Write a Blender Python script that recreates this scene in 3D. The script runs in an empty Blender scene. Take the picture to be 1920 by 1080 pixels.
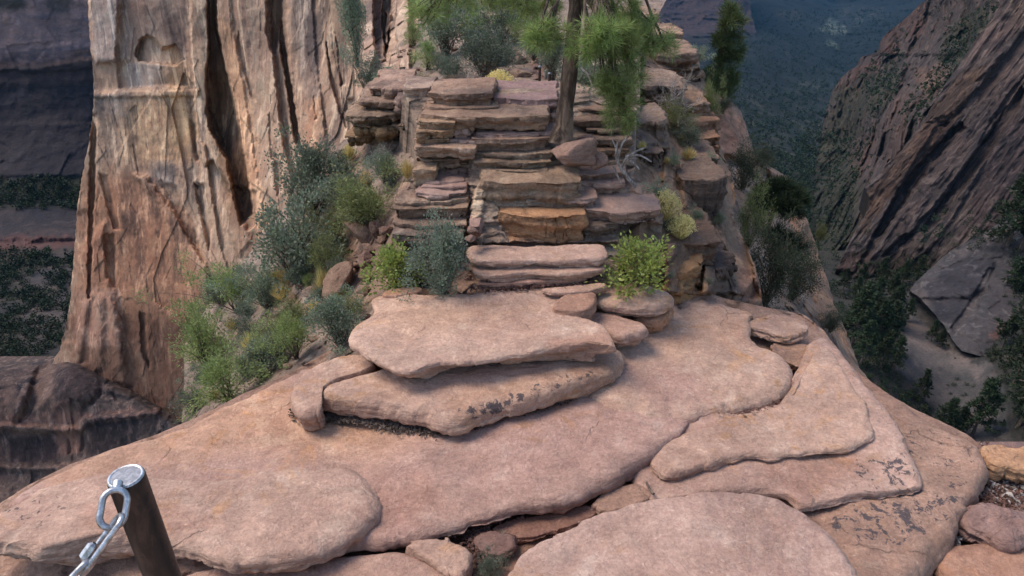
import bpy, math, random
import numpy as np
R = math.radians
rng = np.random.default_rng(7)
random.seed(7)
SC = bpy.context.scene
COL = SC.collection
# ------------------------------------------------------------------ camera
F, PITCH, CZ = 1280.0, 29.0, 3.8
CP, SP = math.cos(R(PITCH)), math.sin(R(PITCH))
CAM = np.array([0.0, 0.0, CZ])
cam_d = bpy.data.cameras.new('camera')
cam_d.sensor_width = 36.0
cam_d.lens = 36.0 * F / 1920.0
cam_d.clip_start = 0.05
cam_d.clip_end = 20000
cam_o = bpy.data.objects.new('camera', cam_d)
COL.objects.link(cam_o)
cam_o.location = CAM
cam_o.rotation_euler = (R(90 - PITCH), 0, 0)
SC.camera = cam_o

def ray(px, py):
    u = (np.asarray(px, float) - 960.0) / F
    v = (540.0 - np.asarray(py, float)) / F
    return np.stack([u + 0 * v, CP + v * SP + 0 * u, -SP + v * CP + 0 * u], -1)

def at_y(px, py, Y):
    d = ray(px, py)
    return CAM + d * (np.asarray(Y, float) / d[..., 1])[..., None]

def at_z(px, py, z):
    d = ray(px, py)
    return CAM + d * ((np.asarray(z, float) - CZ) / d[..., 2])[..., None]

def at_plane(px, py, z0, tx=0., ty=0., x0=0., y0=0.):
    """ hit z = z0 + tx (x-x0) + ty (y-y0) """
    d = ray(px, py)
    t = (z0 - tx * x0 - ty * y0 - CZ) / (d[..., 2] - tx * d[..., 0] - ty * d[..., 1])
    return CAM + d * t[..., None]

def proj(P):
    q = P - CAM
    dep = q[..., 1] * CP - q[..., 2] * SP
    up = q[..., 1] * SP + q[..., 2] * CP
    return 960 + F * q[..., 0] / dep, 540 - F * up / dep, dep

# ------------------------------------------------------------------ noise
_pr = np.random.default_rng(11)
_PERM = np.concatenate([_pr.permutation(256)] * 3).astype(np.int64)
_G = _pr.normal(size=(256, 3)); _G /= np.linalg.norm(_G, axis=1)[:, None]
_CR = _pr.random((256, 4))

def _h(i, j, k):
    return _PERM[_PERM[_PERM[i & 255] + (j & 255)] + (k & 255)]

def perlin(P):
    P = np.asarray(P, float)
    I = np.floor(P).astype(np.int64); f = P - I
    w = f * f * f * (f * (f * 6 - 15) + 10)
    out = np.zeros(P.shape[:-1])
    for a in (0, 1):
        wa = w[..., 0] if a else 1 - w[..., 0]
        for b in (0, 1):
            wb = w[..., 1] if b else 1 - w[..., 1]
            for c in (0, 1):
                wc = w[..., 2] if c else 1 - w[..., 2]
                g = _G[_h(I[..., 0] + a, I[..., 1] + b, I[..., 2] + c)]
                dv = g[..., 0] * (f[..., 0] - a) + g[..., 1] * (f[..., 1] - b) + g[..., 2] * (f[..., 2] - c)
                out += wa * wb * wc * dv
    return out * 1.6

def fbm(P, o=4, lac=2.03, gain=.5):
    P = np.asarray(P, float)
    s = np.zeros(P.shape[:-1]); a = 1.0
    for k in range(o):
        s += a * perlin(P + 17.3 * k); P = P * lac; a *= gain
    return s

def ridged(P, o=4):
    P = np.asarray(P, float)
    s = np.zeros(P.shape[:-1]); a = 1.0
    for k in range(o):
        s += a * (1 - 2 * np.abs(perlin(P + 9.1 * k))); P = P * 2.1; a *= .5
    return s

def facet(P, tilt=1.0):
    """ broken-rock facets: every Worley cell has its own height and tilt """
    P = np.asarray(P, float)
    I = np.floor(P).astype(np.int64)
    best = np.full(P.shape[:-1], 1e9); val = np.zeros(P.shape[:-1])
    for a in (-1, 0, 1):
        for b in (-1, 0, 1):
            for c in (-1, 0, 1):
                h = _h(I[..., 0] + a, I[..., 1] + b, I[..., 2] + c)
                s = np.stack([I[..., 0] + a, I[..., 1] + b, I[..., 2] + c], -1) + _CR[h][..., :3]
                dv = P - s
                d = (dv ** 2).sum(-1)
                v = (_CR[h][..., 3] - .5) + tilt * (dv * _G[h]).sum(-1)
                m = d < best
                best = np.where(m, d, best); val = np.where(m, v, val)
    return val

def sstep(a, b, x):
    t = np.clip((x - a) / (b - a), 0, 1)
    return t * t * (3 - 2 * t)

def poly_sd(px, py, poly):
    """ signed distance to a polygon, positive inside """
    poly = np.asarray(poly, float)
    d = np.full(px.shape, 1e18); ins = np.zeros(px.shape, bool)
    n = len(poly)
    for i in range(n):
        x0, y0 = poly[i]; x1, y1 = poly[(i + 1) % n]
        ex, ey = x1 - x0, y1 - y0
        L = ex * ex + ey * ey + 1e-9
        t = np.clip(((px - x0) * ex + (py - y0) * ey) / L, 0, 1)
        d = np.minimum(d, (px - x0 - t * ex) ** 2 + (py - y0 - t * ey) ** 2)
        if y0 != y1:
            c = ((y0 > py) != (y1 > py)) & (px < ex * (py - y0) / (y1 - y0) + x0)
            ins ^= c
    d = np.sqrt(d)
    return np.where(ins, d, -d)

def chaikin(p, n=2, closed=True):
    p = np.asarray(p, float)
    for _ in range(n):
        if closed:
            q = np.roll(p, -1, 0)
            p = np.stack([.75 * p + .25 * q, .25 * p + .75 * q], 1).reshape(-1, p.shape[1])
        else:
            q = np.stack([.75 * p[:-1] + .25 * p[1:], .25 * p[:-1] + .75 * p[1:]], 1).reshape(-1, p.shape[1])
            p = np.concatenate([p[:1], q, p[-1:]])
    return p

def resample(p, n, closed=True):
    p = np.asarray(p, float)
    if closed: p = np.concatenate([p, p[:1]])
    s = np.concatenate([[0], np.cumsum(np.linalg.norm(np.diff(p, axis=0), axis=1))])
    t = np.linspace(0, s[-1], n + 1)[:-1] if closed else np.linspace(0, s[-1], n)
    return np.stack([np.interp(t, s, p[:, k]) for k in range(p.shape[1])], 1)

class RBF:
    def __init__(s, c, v):
        c = np.asarray(c, float) / 500.; s.c = c; n = len(c)
        d = np.linalg.norm(c[:, None] - c[None], axis=2)
        K = np.where(d > 0, d * d * np.log(d + 1e-12), 0) + 1e-4 * np.eye(n)
        P = np.concatenate([np.ones((n, 1)), c], 1)
        A = np.block([[K, P], [P.T, np.zeros((3, 3))]])
        s.w = np.linalg.solve(A, np.concatenate([v, np.zeros(3)]))
    def __call__(s, x, y):
        q = np.stack([x, y], -1) / 500.
        r = s.w[-3] + s.w[-2] * q[..., 0] + s.w[-1] * q[..., 1]
        for ci, wi in zip(s.c, s.w[:-3]):
            d2 = ((q - ci) ** 2).sum(-1)
            r = r + wi * np.where(d2 > 0, .5 * d2 * np.log(d2 + 1e-12), 0)
        return r

# ------------------------------------------------------------------ mesh + tagging
def mesh_np(name, V, faces, mat, tint=None, smooth=True):
    """ V (n,3); faces: (m,4) or (m,3) array """
    V = np.ascontiguousarray(V, dtype=np.float32); faces = np.ascontiguousarray(faces, dtype=np.int32)
    me = bpy.data.meshes.new(name)
    k = faces.shape[1]
    me.vertices.add(len(V)); me.vertices.foreach_set('co', V.ravel())
    me.loops.add(faces.size); me.loops.foreach_set('vertex_index', faces.ravel())
    me.polygons.add(len(faces))
    me.polygons.foreach_set('loop_start', np.arange(0, faces.size, k, dtype=np.int32))
    try: me.polygons.foreach_set('loop_total', np.full(len(faces), k, dtype=np.int32))
    except Exception: pass
    me.polygons.foreach_set('use_smooth', np.full(len(faces), smooth))
    me.update(calc_edges=True); me.validate()
    a = me.color_attributes.new('tint', 'FLOAT_COLOR', 'POINT')
    if tint is None:
        tint = np.ones((len(V), 4)); tint[:, 3] = 0
    a.data.foreach_set('color', np.ascontiguousarray(tint, dtype=np.float32).ravel())
    if mat: me.materials.append(mat)
    return me

def put(name, me, parent=None, loc=None):
    o = bpy.data.objects.new(name, me)
    COL.objects.link(o)
    if parent is not None: o.parent = parent
    if loc is not None: o.location = loc
    return o

def tag(o, label=None, cat=None, group=None, kind=None):
    if label: o['label'] = label
    if cat: o['category'] = cat
    if group: o['group'] = group
    if kind: o['kind'] = kind
    return o

def thing(name, label, cat, loc=(0, 0, 0), group=None):
    o = bpy.data.objects.new(name, None); COL.objects.link(o); o.location = loc
    o.empty_display_size = .1
    return tag(o, label, cat, group)

def recenter(me):
    """ move a mesh's origin to its base, return the world position of that base """
    n = len(me.vertices); co = np.empty(n * 3, np.float32); me.vertices.foreach_get('co', co)
    co = co.reshape(-1, 3); c = (co.min(0) + co.max(0)) / 2; c[2] = co[:, 2].min()
    me.vertices.foreach_set('co', (co - c).ravel()); me.update()
    return tuple(float(x) for x in c)

def tube_np(paths, nseg=8, closed=False):
    """ list of (points (n,3), radii) -> V, quads """
    Vs, Fs, off = [], [], 0
    for P, rad in paths:
        P = np.asarray(P, float); n = len(P)
        rad = np.broadcast_to(np.asarray(rad, float), (n,))
        T = np.gradient(P, axis=0) if not closed else np.roll(P, -1, 0) - np.roll(P, 1, 0)
        T /= np.linalg.norm(T, axis=1)[:, None] + 1e-9
        up = np.array([0, 0, 1.]) if abs(T[0, 2]) < .9 else np.array([1., 0, 0])
        A = np.cross(T[0], up); A /= np.linalg.norm(A)
        rows = []
        for i in range(n):
            A = A - T[i] * (A @ T[i]); A /= np.linalg.norm(A) + 1e-9
            B = np.cross(T[i], A)
            th = np.arange(nseg) * 2 * np.pi / nseg
            rows.append(P[i] + rad[i] * (np.cos(th)[:, None] * A + np.sin(th)[:, None] * B))
        V = np.concatenate(rows)
        ii = np.arange(n if closed else n - 1); jj = np.arange(nseg)
        I, J = np.meshgrid(ii, jj, indexing='ij')
        a = (I * nseg + J); b = (I * nseg + (J + 1) % nseg)
        c = (((I + 1) % n) * nseg + (J + 1) % nseg); d = (((I + 1) % n) * nseg + J)
        Fs.append(np.stack([a, b, c, d], -1).reshape(-1, 4) + off)
        Vs.append(V); off += len(V)
    return np.concatenate(Vs), np.concatenate(Fs)

def gridfaces(ny, nx, wrap=False):
    i = np.arange(ny - 1); j = np.arange(nx if wrap else nx - 1)
    I, J = np.meshgrid(i, j, indexing='ij')
    return np.stack([I * nx + J, I * nx + (J + 1) % nx, (I + 1) * nx + (J + 1) % nx, (I + 1) * nx + J], -1).reshape(-1, 4)

# ------------------------------------------------------------------ relief: a terrain or cliff surface with real depth
def relief(rows, ctrl, nx, ny, disp=None, offs=(), paint=(), skirt=None, warp=2.5, zctrl=False, base=(1, 1, 1), seed=0, nsk=8, oscale=1., wscale=1., tpow=1.):
    """ rows [(py, xl, xr)], ctrl [(px,py,Y)] (or z with zctrl).  offs [(poly, metres toward viewer, soft px)],
        paint [(poly, rgb, strength, soft)] ; an rgb of None marks the stain channel.  returns V, faces, tint, info """
    rows = np.asarray(rows, float); ctrl = np.asarray(ctrl, float)
    if zctrl: yy = at_z(ctrl[:, 0], ctrl[:, 1], ctrl[:, 2])[:, 1]
    else: yy = ctrl[:, 2]
    rb = RBF(ctrl[:, :2], np.log(yy))
    py = np.linspace(rows[0, 0], rows[-1, 0], ny)
    xl = np.interp(py, rows[:, 0], rows[:, 1]); xr = np.interp(py, rows[:, 0], rows[:, 2])
    sl = np.stack([xl * 0, py / 17., xl * 0 + 3.1 + seed], -1); sr = sl + 40
    xl = xl + 2.2 * fbm(sl, 4); xr = xr + 2.2 * fbm(sr, 4)
    t = np.linspace(0, 1, nx)
    PX = xl[:, None] + (xr - xl)[:, None] * t; PY = np.repeat(py[:, None], nx, 1)
    Y = np.exp(rb(PX, PY))
    P = at_y(PX, PY, Y)
    q = np.stack([PX / 14., PY / 14., PX * 0 + seed], -1)
    wx = PX + warp * fbm(q, 3); wy = PY + warp * fbm(q + 31, 3)
    D = np.zeros(PX.shape)
    for o in offs:
        sd = poly_sd(wx, wy, o[0]); w = (o[2] if len(o) > 2 else 3.) * wscale
        D += oscale * o[1] * sstep(-w, w, sd)
    if disp is not None: D += disp(PX, PY, P)
    rd = P - CAM; L = np.linalg.norm(rd, axis=-1, keepdims=True)
    P = P - rd / L * np.minimum(D, L[..., 0] * .5)[..., None]
    G0 = P.copy()
    def surf(x, y):
        x = np.asarray(x, float); y = np.asarray(y, float)
        fi = np.clip((y - py[0]) / (py[-1] - py[0]) * (ny - 1), 0, ny - 1); i = fi.round().astype(int)
        j = np.clip((x - xl[i]) / (xr[i] - xl[i] + 1e-9) * (nx - 1), 0, nx - 1).round().astype(int)
        d = np.linalg.norm(G0[i, j] - CAM, axis=-1); r = ray(x, y)
        return CAM + r / np.linalg.norm(r, axis=-1, keepdims=True) * d[..., None]
    tint = np.ones(PX.shape + (4,)); tint[..., :3] = base; tint[..., 3] = 0
    wx = wx + 3 * warp * fbm(q * .6 + 7, 4); wy = wy + 3 * warp * fbm(q * .6 + 57, 4)
    for p in paint:
        sd = poly_sd(wx, wy, p[0]); w = p[3] if len(p) > 3 else 8.
        m = p[2] * sstep(-w, w, sd)
        if p[1] is None: tint[..., 3] = np.maximum(tint[..., 3], m)
        else: tint[..., :3] = tint[..., :3] * (1 - m[..., None]) + np.array(p[1]) * m[..., None]
    tint[..., :3] = tint[..., :3] ** tpow
    sk = skirt or {}
    k = np.linspace(0, 1, nsk + 1)[1:, None]
    def ext(edge, vec):
        c = k ** 1.6
        if np.isscalar(vec):          # straight away from the viewer, hidden behind its own edge
            rdv = (edge - CAM) * vec
            nn = np.linalg.norm(rdv, axis=1).mean()
            return [edge + rdv * c[i] + np.array([0, 0, -.10 * nn * (c[i, 0] - .05 if c[i, 0] > .05 else 0)]) for i in range(nsk)]
        vec = np.asarray(vec, float)
        nz = np.stack([fbm(edge / (np.linalg.norm(vec) * .3) + s, 3) for s in (0, 50, 90)], -1)
        return [edge + vec * c[i] + nz * np.linalg.norm(vec) * .05 * k[i] for i in range(nsk)]
    if 'l' in sk:
        e = ext(P[:, 0], sk['l'])[::-1]; P = np.concatenate([np.stack(e, 1), P], 1)
        tint = np.concatenate([np.repeat(tint[:, :1], nsk, 1), tint], 1)
    if 'r' in sk:
        e = ext(P[:, -1], sk['r']); P = np.concatenate([P, np.stack(e, 1)], 1)
        tint = np.concatenate([tint, np.repeat(tint[:, -1:], nsk, 1)], 1)
    if 't' in sk:
        e = ext(P[0], sk['t'])[::-1]; P = np.concatenate([np.stack(e, 0), P], 0)
        tint = np.concatenate([np.repeat(tint[:1], nsk, 0), tint], 0)
    if 'b' in sk:
        e = ext(P[-1], sk['b']); P = np.concatenate([P, np.stack(e, 0)], 0)
        tint = np.concatenate([tint, np.repeat(tint[-1:], nsk, 0)], 0)
    n0, n1 = P.shape[:2]
    return P.reshape(-1, 3), gridfaces(n0, n1)[:, ::-1], tint.reshape(-1, 4), surf

def basis(axis):
    a = np.asarray(axis, float); a = a / np.linalg.norm(a)
    e = np.cross(a, [0, 0, 1.]) if abs(a[2]) < .95 else np.cross(a, [0, 1., 0]); e /= np.linalg.norm(e)
    return e, np.cross(a, e), a
def ribs(P, axis, wl, elong=9., o=5, fn=fbm):
    e, f, a = basis(axis)
    return fn(np.stack([P @ e / wl, P @ f / wl, P @ a / (wl * elong)], -1), o)
AX_N = at_y(1640, 440, 140.) - at_y(1860, 140, 160.)      # run of the near tilted slabs
AX_S = at_y(1610, 330, 330.) - at_y(1740, 10, 560.)       # run of the ribs further off

# ------------------------------------------------------------------ slab: one bed of rock with rounded, undercut edges
def slab(outline, zt, th, r=.06, under=.06, tx=0., ty=0., x0=0., y0=0., center=None, n=300, world=False, amp=.02, freq=1.3,
         rough=.02, edge_j=.03, stain=(), paint=(), smooth_it=2, flat=.0, base=(1, 1, 1), seed=0, nside=12, layers=.35, rh=None, rv=.30, blocky=0.):
    rg = np.random.default_rng(seed + 100)
    if world:
        O = chaikin(outline, smooth_it)
        O3 = np.concatenate([O, (zt + tx * (O[:, :1] - x0) + ty * (O[:, 1:2] - y0))], 1)
        c = np.asarray(center if center is not None else O.mean(0), float)
    else:
        o = chaikin(outline, smooth_it)
        O3 = at_plane(o[:, 0], o[:, 1], zt, tx, ty, x0, y0)
        cpx = np.asarray(center if center is not None else o.mean(0), float)
        c = at_plane(cpx[0], cpx[1], zt, tx, ty, x0, y0)[:2]
    O = resample(O3[:, :2], n)
    q = np.concatenate([O * 3., np.full((n, 1), 5.5 + seed)], 1)
    dirv = O - c; Rr = np.linalg.norm(dirv, axis=1); dn = dirv / Rr[:, None]
    Rr = Rr + edge_j * .7 * fbm(q, 5) + edge_j * .5 * facet(q * 1.6)
    rings = []; kinds = []
    rh = 1.35 * r if rh is None else rh
    r = min(r, .45 * th)
    RH = np.minimum(rh * (1 + .45 * fbm(q * .35 + 3, 2)), .45 * Rr); rz = rv * th if rh > r * 1.5 else r * .9
    for s in np.concatenate([[0.], np.linspace(.05, .9, 30), np.linspace(.92, 1., 10)[:-1]]):
        rings.append(((Rr - RH) * s, 0 * Rr, 0))
    for a in np.linspace(0, np.pi / 2, 13):
        rings.append((Rr - RH + RH * np.sin(a), -rz * (1 - np.cos(a)) ** 1.25 + 0 * Rr, .3 * a / 1.571 + .02))
    hz = th - rz
    for i in range(1, nside + 1):
        f = i / nside
        prof = under * (.10 * f + .90 * float(sstep(.25, .75, f)))
        if layers >= 1: prof += .035 * math.exp(-((f - .30) / .07) ** 2) * (.6 + 1.2 * np.clip(perlin(np.stack([O[:, 0] * 1.1, O[:, 1] * 1.1, np.full(n, 2.2 + seed)], -1)) + .3, 0, 1))
        lay = layers * .06 * perlin(np.stack([O[:, 0] * .8, O[:, 1] * .8, np.full(n, f * th * 14 + seed * 3.3)], -1))
        rings.append((Rr - prof + lay * min(1, 4 * f), np.full(n, -rz - hz * f), 1))
    for s in (.9, .7, .3):
        rings.append((Rr * s - under, np.full(n, -th), 2))
    V = []
    for rad, dz, kd in rings:
        xy = c + dn * rad[:, None]
        z = zt + tx * (xy[:, 0] - x0) + ty * (xy[:, 1] - y0) + dz
        V.append(np.concatenate([xy, z[:, None]], 1)); kinds.append(np.full(n, float(kd)))
    V = np.stack(V); K = np.stack(kinds)
    du = np.roll(V, -1, 1) - np.roll(V, 1, 1); dv = np.gradient(V, axis=0)
    N = np.cross(dv, du); N /= np.linalg.norm(N, axis=-1, keepdims=True) + 1e-12
    if N[10, :, 2].mean() < 0: N = -N
    up = np.array([-tx, -ty, 1.]); up /= np.linalg.norm(up)
    N = np.where((K < .015)[..., None], up, N)
    sd = seed * 7.7
    D = amp * 1.5 * fbm(V * freq * .7 + sd, 3) + rough * (.5 + .1 * np.clip(K, 0, 1)) * fbm(V * freq * np.array([3.2, 4.6, 6.]) + sd, 5) + .0035 * np.clip(K * 2, .25, 1) * fbm(V * 22 + sd, 3)
    side = np.clip(K, 0, 1)
    D += rough * side * (.5 * facet(V * np.array([5, 5, 16.]) + sd, .6) + .55 * fbm(V * np.array([9, 9, 34.]) + sd, 4))
    if blocky:
        D += blocky * side * (facet(V * np.array([2.8, 2.8, 1.2]) + sd, .12) + .5 * facet(V * np.array([6., 6., 3.]) + sd + 5, .15) + .35 * perlin(V * np.array([1.5, 1.5, 42.]) + sd))
    V = V + N * D[..., None]
    px, py, _ = proj(V)
    tint = np.ones(V.shape[:2] + (4,)); tint[..., :3] = base; tint[..., 3] = 0
    if len(stain) or len(paint):
        qq = np.stack([px / 14., py / 14., px * 0 + seed], -1)
        wx = px + 9 * fbm(qq, 4); wy = py + 9 * fbm(qq + 31, 4)
        for p in stain:
            m = p[1] * sstep(-p[2], p[2], poly_sd(wx, wy, p[0])); tint[..., 3] = np.maximum(tint[..., 3], m)
        for p in paint:
            m = (p[2] * sstep(-p[3], p[3], poly_sd(wx, wy, p[0])))[..., None]
            tint[..., :3] = tint[..., :3] * (1 - m) + np.array(p[1]) * m
    fc = gridfaces(V.shape[0], n, True)
    return V.reshape(-1, 3), fc, tint.reshape(-1, 4)

def box_ledge(xl, xr, yt, yb, Y, depth, skew=0., ret=.12, jag=.06, seed=0, **kw):
    """ a bed of rock whose front face covers xl..xr, yt..yb (photo pixels) at the distance Y """
    rg = np.random.default_rng(seed + 5)
    ym = (yt + yb) / 2
    a = at_y(xl, ym, Y); b = at_y(xr, ym, Y + skew)
    zt = float(at_y((xl + xr) / 2, yt, Y + skew / 2)[2]); zb = float(at_y((xl + xr) / 2, yb, Y + skew / 2)[2])
    m = max(3, int(np.linalg.norm(b - a) / .22))
    w = np.linalg.norm(b - a)
    front = [a[:2] * (1 - t) + b[:2] * t + np.array([0, jag * rg.uniform(-.7, .7)]) for t in np.linspace(0, 1, m + 1)]
    e = min(ret, w * .12)
    front[0] = front[0] + np.array([0, e * rg.uniform(.2, 1.)]); front[-1] = front[-1] + np.array([0, e * rg.uniform(.2, 1.)])
    back = [np.array([b[0] + .02, b[1] + depth]), np.array([a[0] - .02, a[1] + depth])]
    O = np.array(front + back)
    c = np.array([(a[0] + b[0]) / 2, (a[1] + b[1]) / 2 + depth * .5])
    kw.setdefault('smooth_it', 1)
    return slab(O, zt, max(zt - zb, .02), world=True, center=c, seed=seed, **kw)
# ------------------------------------------------------------------ materials
class NT:
    def __init__(s, name):
        s.m = bpy.data.materials.new(name); s.m.use_nodes = True
        s.t = s.m.node_tree; s.t.nodes.clear()
        s.out = s.t.nodes.new('ShaderNodeOutputMaterial')
    def n(s, typ, **kw):
        nd = s.t.nodes.new(typ)
        for k, v in kw.items():
            if k.startswith('i_'):
                key = k[2:]; key = int(key) if key.isdigit() else key.replace('_', ' ')
                s.set(nd.inputs[key], v)
            else: setattr(nd, k, v)
        return nd
    def set(s, sock, v):
        if hasattr(v, 'is_output') or isinstance(v, bpy.types.NodeSocket): s.t.links.new(v, sock)
        else:
            if isinstance(v, (tuple, list)) and len(v) == 3 and sock.type == 'RGBA': v = (*v, 1)
            sock.default_value = v
    def mapv(s, v, sc):
        nd = s.n('ShaderNodeMapping'); s.set(nd.inputs['Vector'], v); nd.inputs['Scale'].default_value = sc
        return nd.outputs[0]
    def noise(s, v, scale, detail=4, rough=.55, dist=0.):
        nd = s.n('ShaderNodeTexNoise', i_Scale=scale, i_Detail=detail, i_Roughness=rough, i_Distortion=dist)
        s.set(nd.inputs['Vector'], v); return nd.outputs['Fac']
    def ramp(s, f, a, b):
        nd = s.n('ShaderNodeMapRange', clamp=True, interpolation_type='SMOOTHSTEP')
        s.set(nd.inputs['Value'], f); s.set(nd.inputs['From Min'], a); s.set(nd.inputs['From Max'], b)
        return nd.outputs[0]
    def mix(s, f, a, b, typ='MIX'):
        nd = s.n('ShaderNodeMix', data_type='RGBA', blend_type=typ)
        s.set(nd.inputs[0], f); s.set(nd.inputs[6], a); s.set(nd.inputs[7], b); return nd.outputs[2]
    def math(s, op, a, b=0.):
        nd = s.n('ShaderNodeMath', operation=op); s.set(nd.inputs[0], a); s.set(nd.inputs[1], b); return nd.outputs[0]

def rock_mat(name, c1, c2, c3, s=1., strata=None, streak=None, lichen=0., bump=.02, pale=None, speck=.25, varn=None, contrast=(.35, .65), fine=1., stainc=(.045, .042, .05), axis=None, crack=0., ochre=None, peel=0.):
    g = NT(name)
    geo = g.n('ShaderNodeNewGeometry').outputs['Position']
    sc = g.n('ShaderNodeVectorMath', operation='SCALE'); g.set(sc.inputs[0], geo); sc.inputs['Scale'].default_value = s
    P = sc.outputs[0]
    col = g.mix(g.ramp(g.noise(P, .9, 5, .6, .4), *contrast), c1, c2)
    col = g.mix(g.math('MULTIPLY', g.ramp(g.noise(P, 5.2, 7, .68), .45, .72), .6), col, c3)
    if pale:
        col = g.mix(g.math('MULTIPLY', g.ramp(g.noise(P, 3.1, 6, .6, .8), .54, .68), pale[1]), col, pale[0])
    if ochre:
        col = g.mix(g.math('MULTIPLY', g.math('MULTIPLY', g.ramp(g.noise(P, 2.4, 8, .7, 1.2), .52, .64), g.ramp(g.noise(P, .6, 2, .5), .42, .58)), ochre[1]), col, ochre[0])
        col = g.mix(g.math('MULTIPLY', g.ramp(g.noise(P, 9.5, 6, .72, .6), .56, .68), .5), col, tuple(x * 1.22 for x in c3))
        col = g.mix(g.math('MULTIPLY', g.ramp(g.noise(P, 6.5, 7, .75, .8), .57, .7), .55), col, tuple(x * .78 for x in c2))
    if strata:
        fq, cs, amt = strata
        sv = g.mapv(P, (.22, .22, 1.))
        col = g.mix(g.math('MULTIPLY', g.ramp(g.noise(sv, fq, 6, .7, .3), .45, .66), amt), col, cs)
    if streak:
        fq, cs, amt, zs = streak
        e1, e2, ea = basis(axis if axis is not None else (0, 0, 1.))
        cmb = g.n('ShaderNodeCombineXYZ')
        for i, (ev, kk) in enumerate(((e1, 1.), (e2, 1.), (ea, zs))):
            dt = g.n('ShaderNodeVectorMath', operation='DOT_PRODUCT'); g.set(dt.inputs[0], P); dt.inputs[1].default_value = tuple(float(x * kk) for x in ev)
            g.set(cmb.inputs[i], dt.outputs['Value'])
        SV = cmb.outputs[0]
        big = g.ramp(g.noise(P, .55, 4, .55, .3), .36, .58)
        k = g.math('MULTIPLY', g.ramp(g.noise(SV, fq, 6, .7, .25), .47, .62), big)
        col = g.mix(g.math('MULTIPLY', k, amt), col, cs)
        k2 = g.math('MULTIPLY', g.ramp(g.noise(SV, fq * 3.1, 5, .65, .15), .5, .66), amt * .75)
        col = g.mix(k2, col, tuple(min(1, 1.55 * x) for x in c3))
        k3 = g.math('MULTIPLY', g.ramp(g.noise(SV, fq * 7.3, 5, .7, .1), .52, .68), amt * .75)
        col = g.mix(k3, col, tuple(x * 1.3 for x in cs))
    if crack:
        dv = g.n('ShaderNodeTexNoise', i_Scale=2.2, i_Detail=5.); g.set(dv.inputs['Vector'], P)
        av = g.n('ShaderNodeVectorMath', operation='MULTIPLY_ADD'); g.set(av.inputs[0], dv.outputs['Color']); av.inputs[1].default_value = (.7, .7, .7); g.set(av.inputs[2], P)
        vo = g.n('ShaderNodeTexVoronoi', feature='DISTANCE_TO_EDGE', i_Scale=.85); g.set(vo.inputs['Vector'], av.outputs[0])
        gate = g.ramp(g.noise(P, 1.3, 3, .5), .56, .66)
        CR = g.math('MULTIPLY', g.ramp(vo.outputs['Distance'], .012, .002), gate)
        col = g.mix(g.math('MULTIPLY', CR, crack), col, tuple(x * .35 for x in c2))
    if peel:      # thin skins of rock flaking off: stepped contours
        pn = g.noise(g.mapv(P, (1., 1., 1.6)), 1.15, 6, .62, .5)
        PL = g.math('SNAP', pn, .055)
        fr = g.math('MULTIPLY', g.math('SUBTRACT', pn, PL), 18.2)
        col = g.mix(g.math('MULTIPLY', g.ramp(fr, .22, .0), .34), col, tuple(x * .72 for x in c2))
        col = g.mix(g.math('MULTIPLY', g.ramp(fr, .72, 1.), .22), col, tuple(min(1, x * 1.25) for x in c3))
        alt = g.math('FRACT', g.math('MULTIPLY', PL, 7.3))
        col = g.mix(g.math('MULTIPLY', g.ramp(alt, .35, .6), .30), col, tuple(x * .88 for x in c1))
    at = g.n('ShaderNodeAttribute', attribute_name='tint')
    col = g.mix(1., col, at.outputs['Color'], 'MULTIPLY')
    sp = g.noise(P, 46 * fine, 4, .75)
    mr = g.n('ShaderNodeMapRange'); g.set(mr.inputs[0], sp); mr.inputs[1].default_value = .3; mr.inputs[2].default_value = .7
    mr.inputs[3].default_value = 1 - speck; mr.inputs[4].default_value = 1 + speck
    hsv = g.n('ShaderNodeHueSaturation'); g.set(hsv.inputs['Color'], col); VAL = mr.outputs[0]
    if peel:
        for fq_, lo_, hi_, dd in ((1.7, .88, 1.12, .4), (7., .92, 1.08, .8), (19., .92, 1.07, .3)):
            m2 = g.n('ShaderNodeMapRange', interpolation_type='SMOOTHSTEP'); g.set(m2.inputs[0], g.noise(g.mapv(P, (.8, 1.5, 1.)), fq_, 7, .7, dd)); m2.inputs[1].default_value = .34; m2.inputs[2].default_value = .66
            m2.inputs[3].default_value = lo_; m2.inputs[4].default_value = hi_
            VAL = g.math('MULTIPLY', VAL, m2.outputs[0])
    g.set(hsv.inputs['Value'], VAL); col = hsv.outputs[0]
    # lichen and varnish spots: crisp speckles where the stain channel is high
    a = at.outputs['Alpha']
    nz = g.noise(P, 13 * fine, 6, .72, .5); nz2 = g.noise(P, 2.3, 4, .6)
    thr = g.math('SUBTRACT', .80 - .16 * lichen, g.math('MULTIPLY', a, .33))
    thr = g.math('SUBTRACT', thr, g.math('MULTIPLY', g.math('SUBTRACT', nz2, .5), .25))
    spot = g.ramp(g.math('SUBTRACT', nz, thr), 0., .05)
    col = g.mix(g.math('MULTIPLY', spot, .85), col, stainc)
    if lichen > 0:
        nw = g.noise(g.mapv(P, (1, 1, 1)), 21 * fine, 4, .6)
        col = g.mix(g.math('MULTIPLY', g.ramp(nw, .68, .74), .55 * min(1, lichen)), col, (.42, .42, .36))
    h1 = g.noise(P, 2.6, 8, .6); h2 = g.noise(P, 14 * fine, 8, .7); h3 = g.noise(P, 75 * fine, 3, .6)
    h = g.math('ADD', g.math('MULTIPLY', h1, 1.), g.math('ADD', g.math('MULTIPLY', h2, .38), g.math('MULTIPLY', h3, .1)))
    if strata:
        hs = g.noise(g.mapv(P, (.25, .25, 1.)), strata[0] * 1.6, 5, .7, .2)
        h = g.math('ADD', h, g.math('MULTIPLY', hs, .9))
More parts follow.
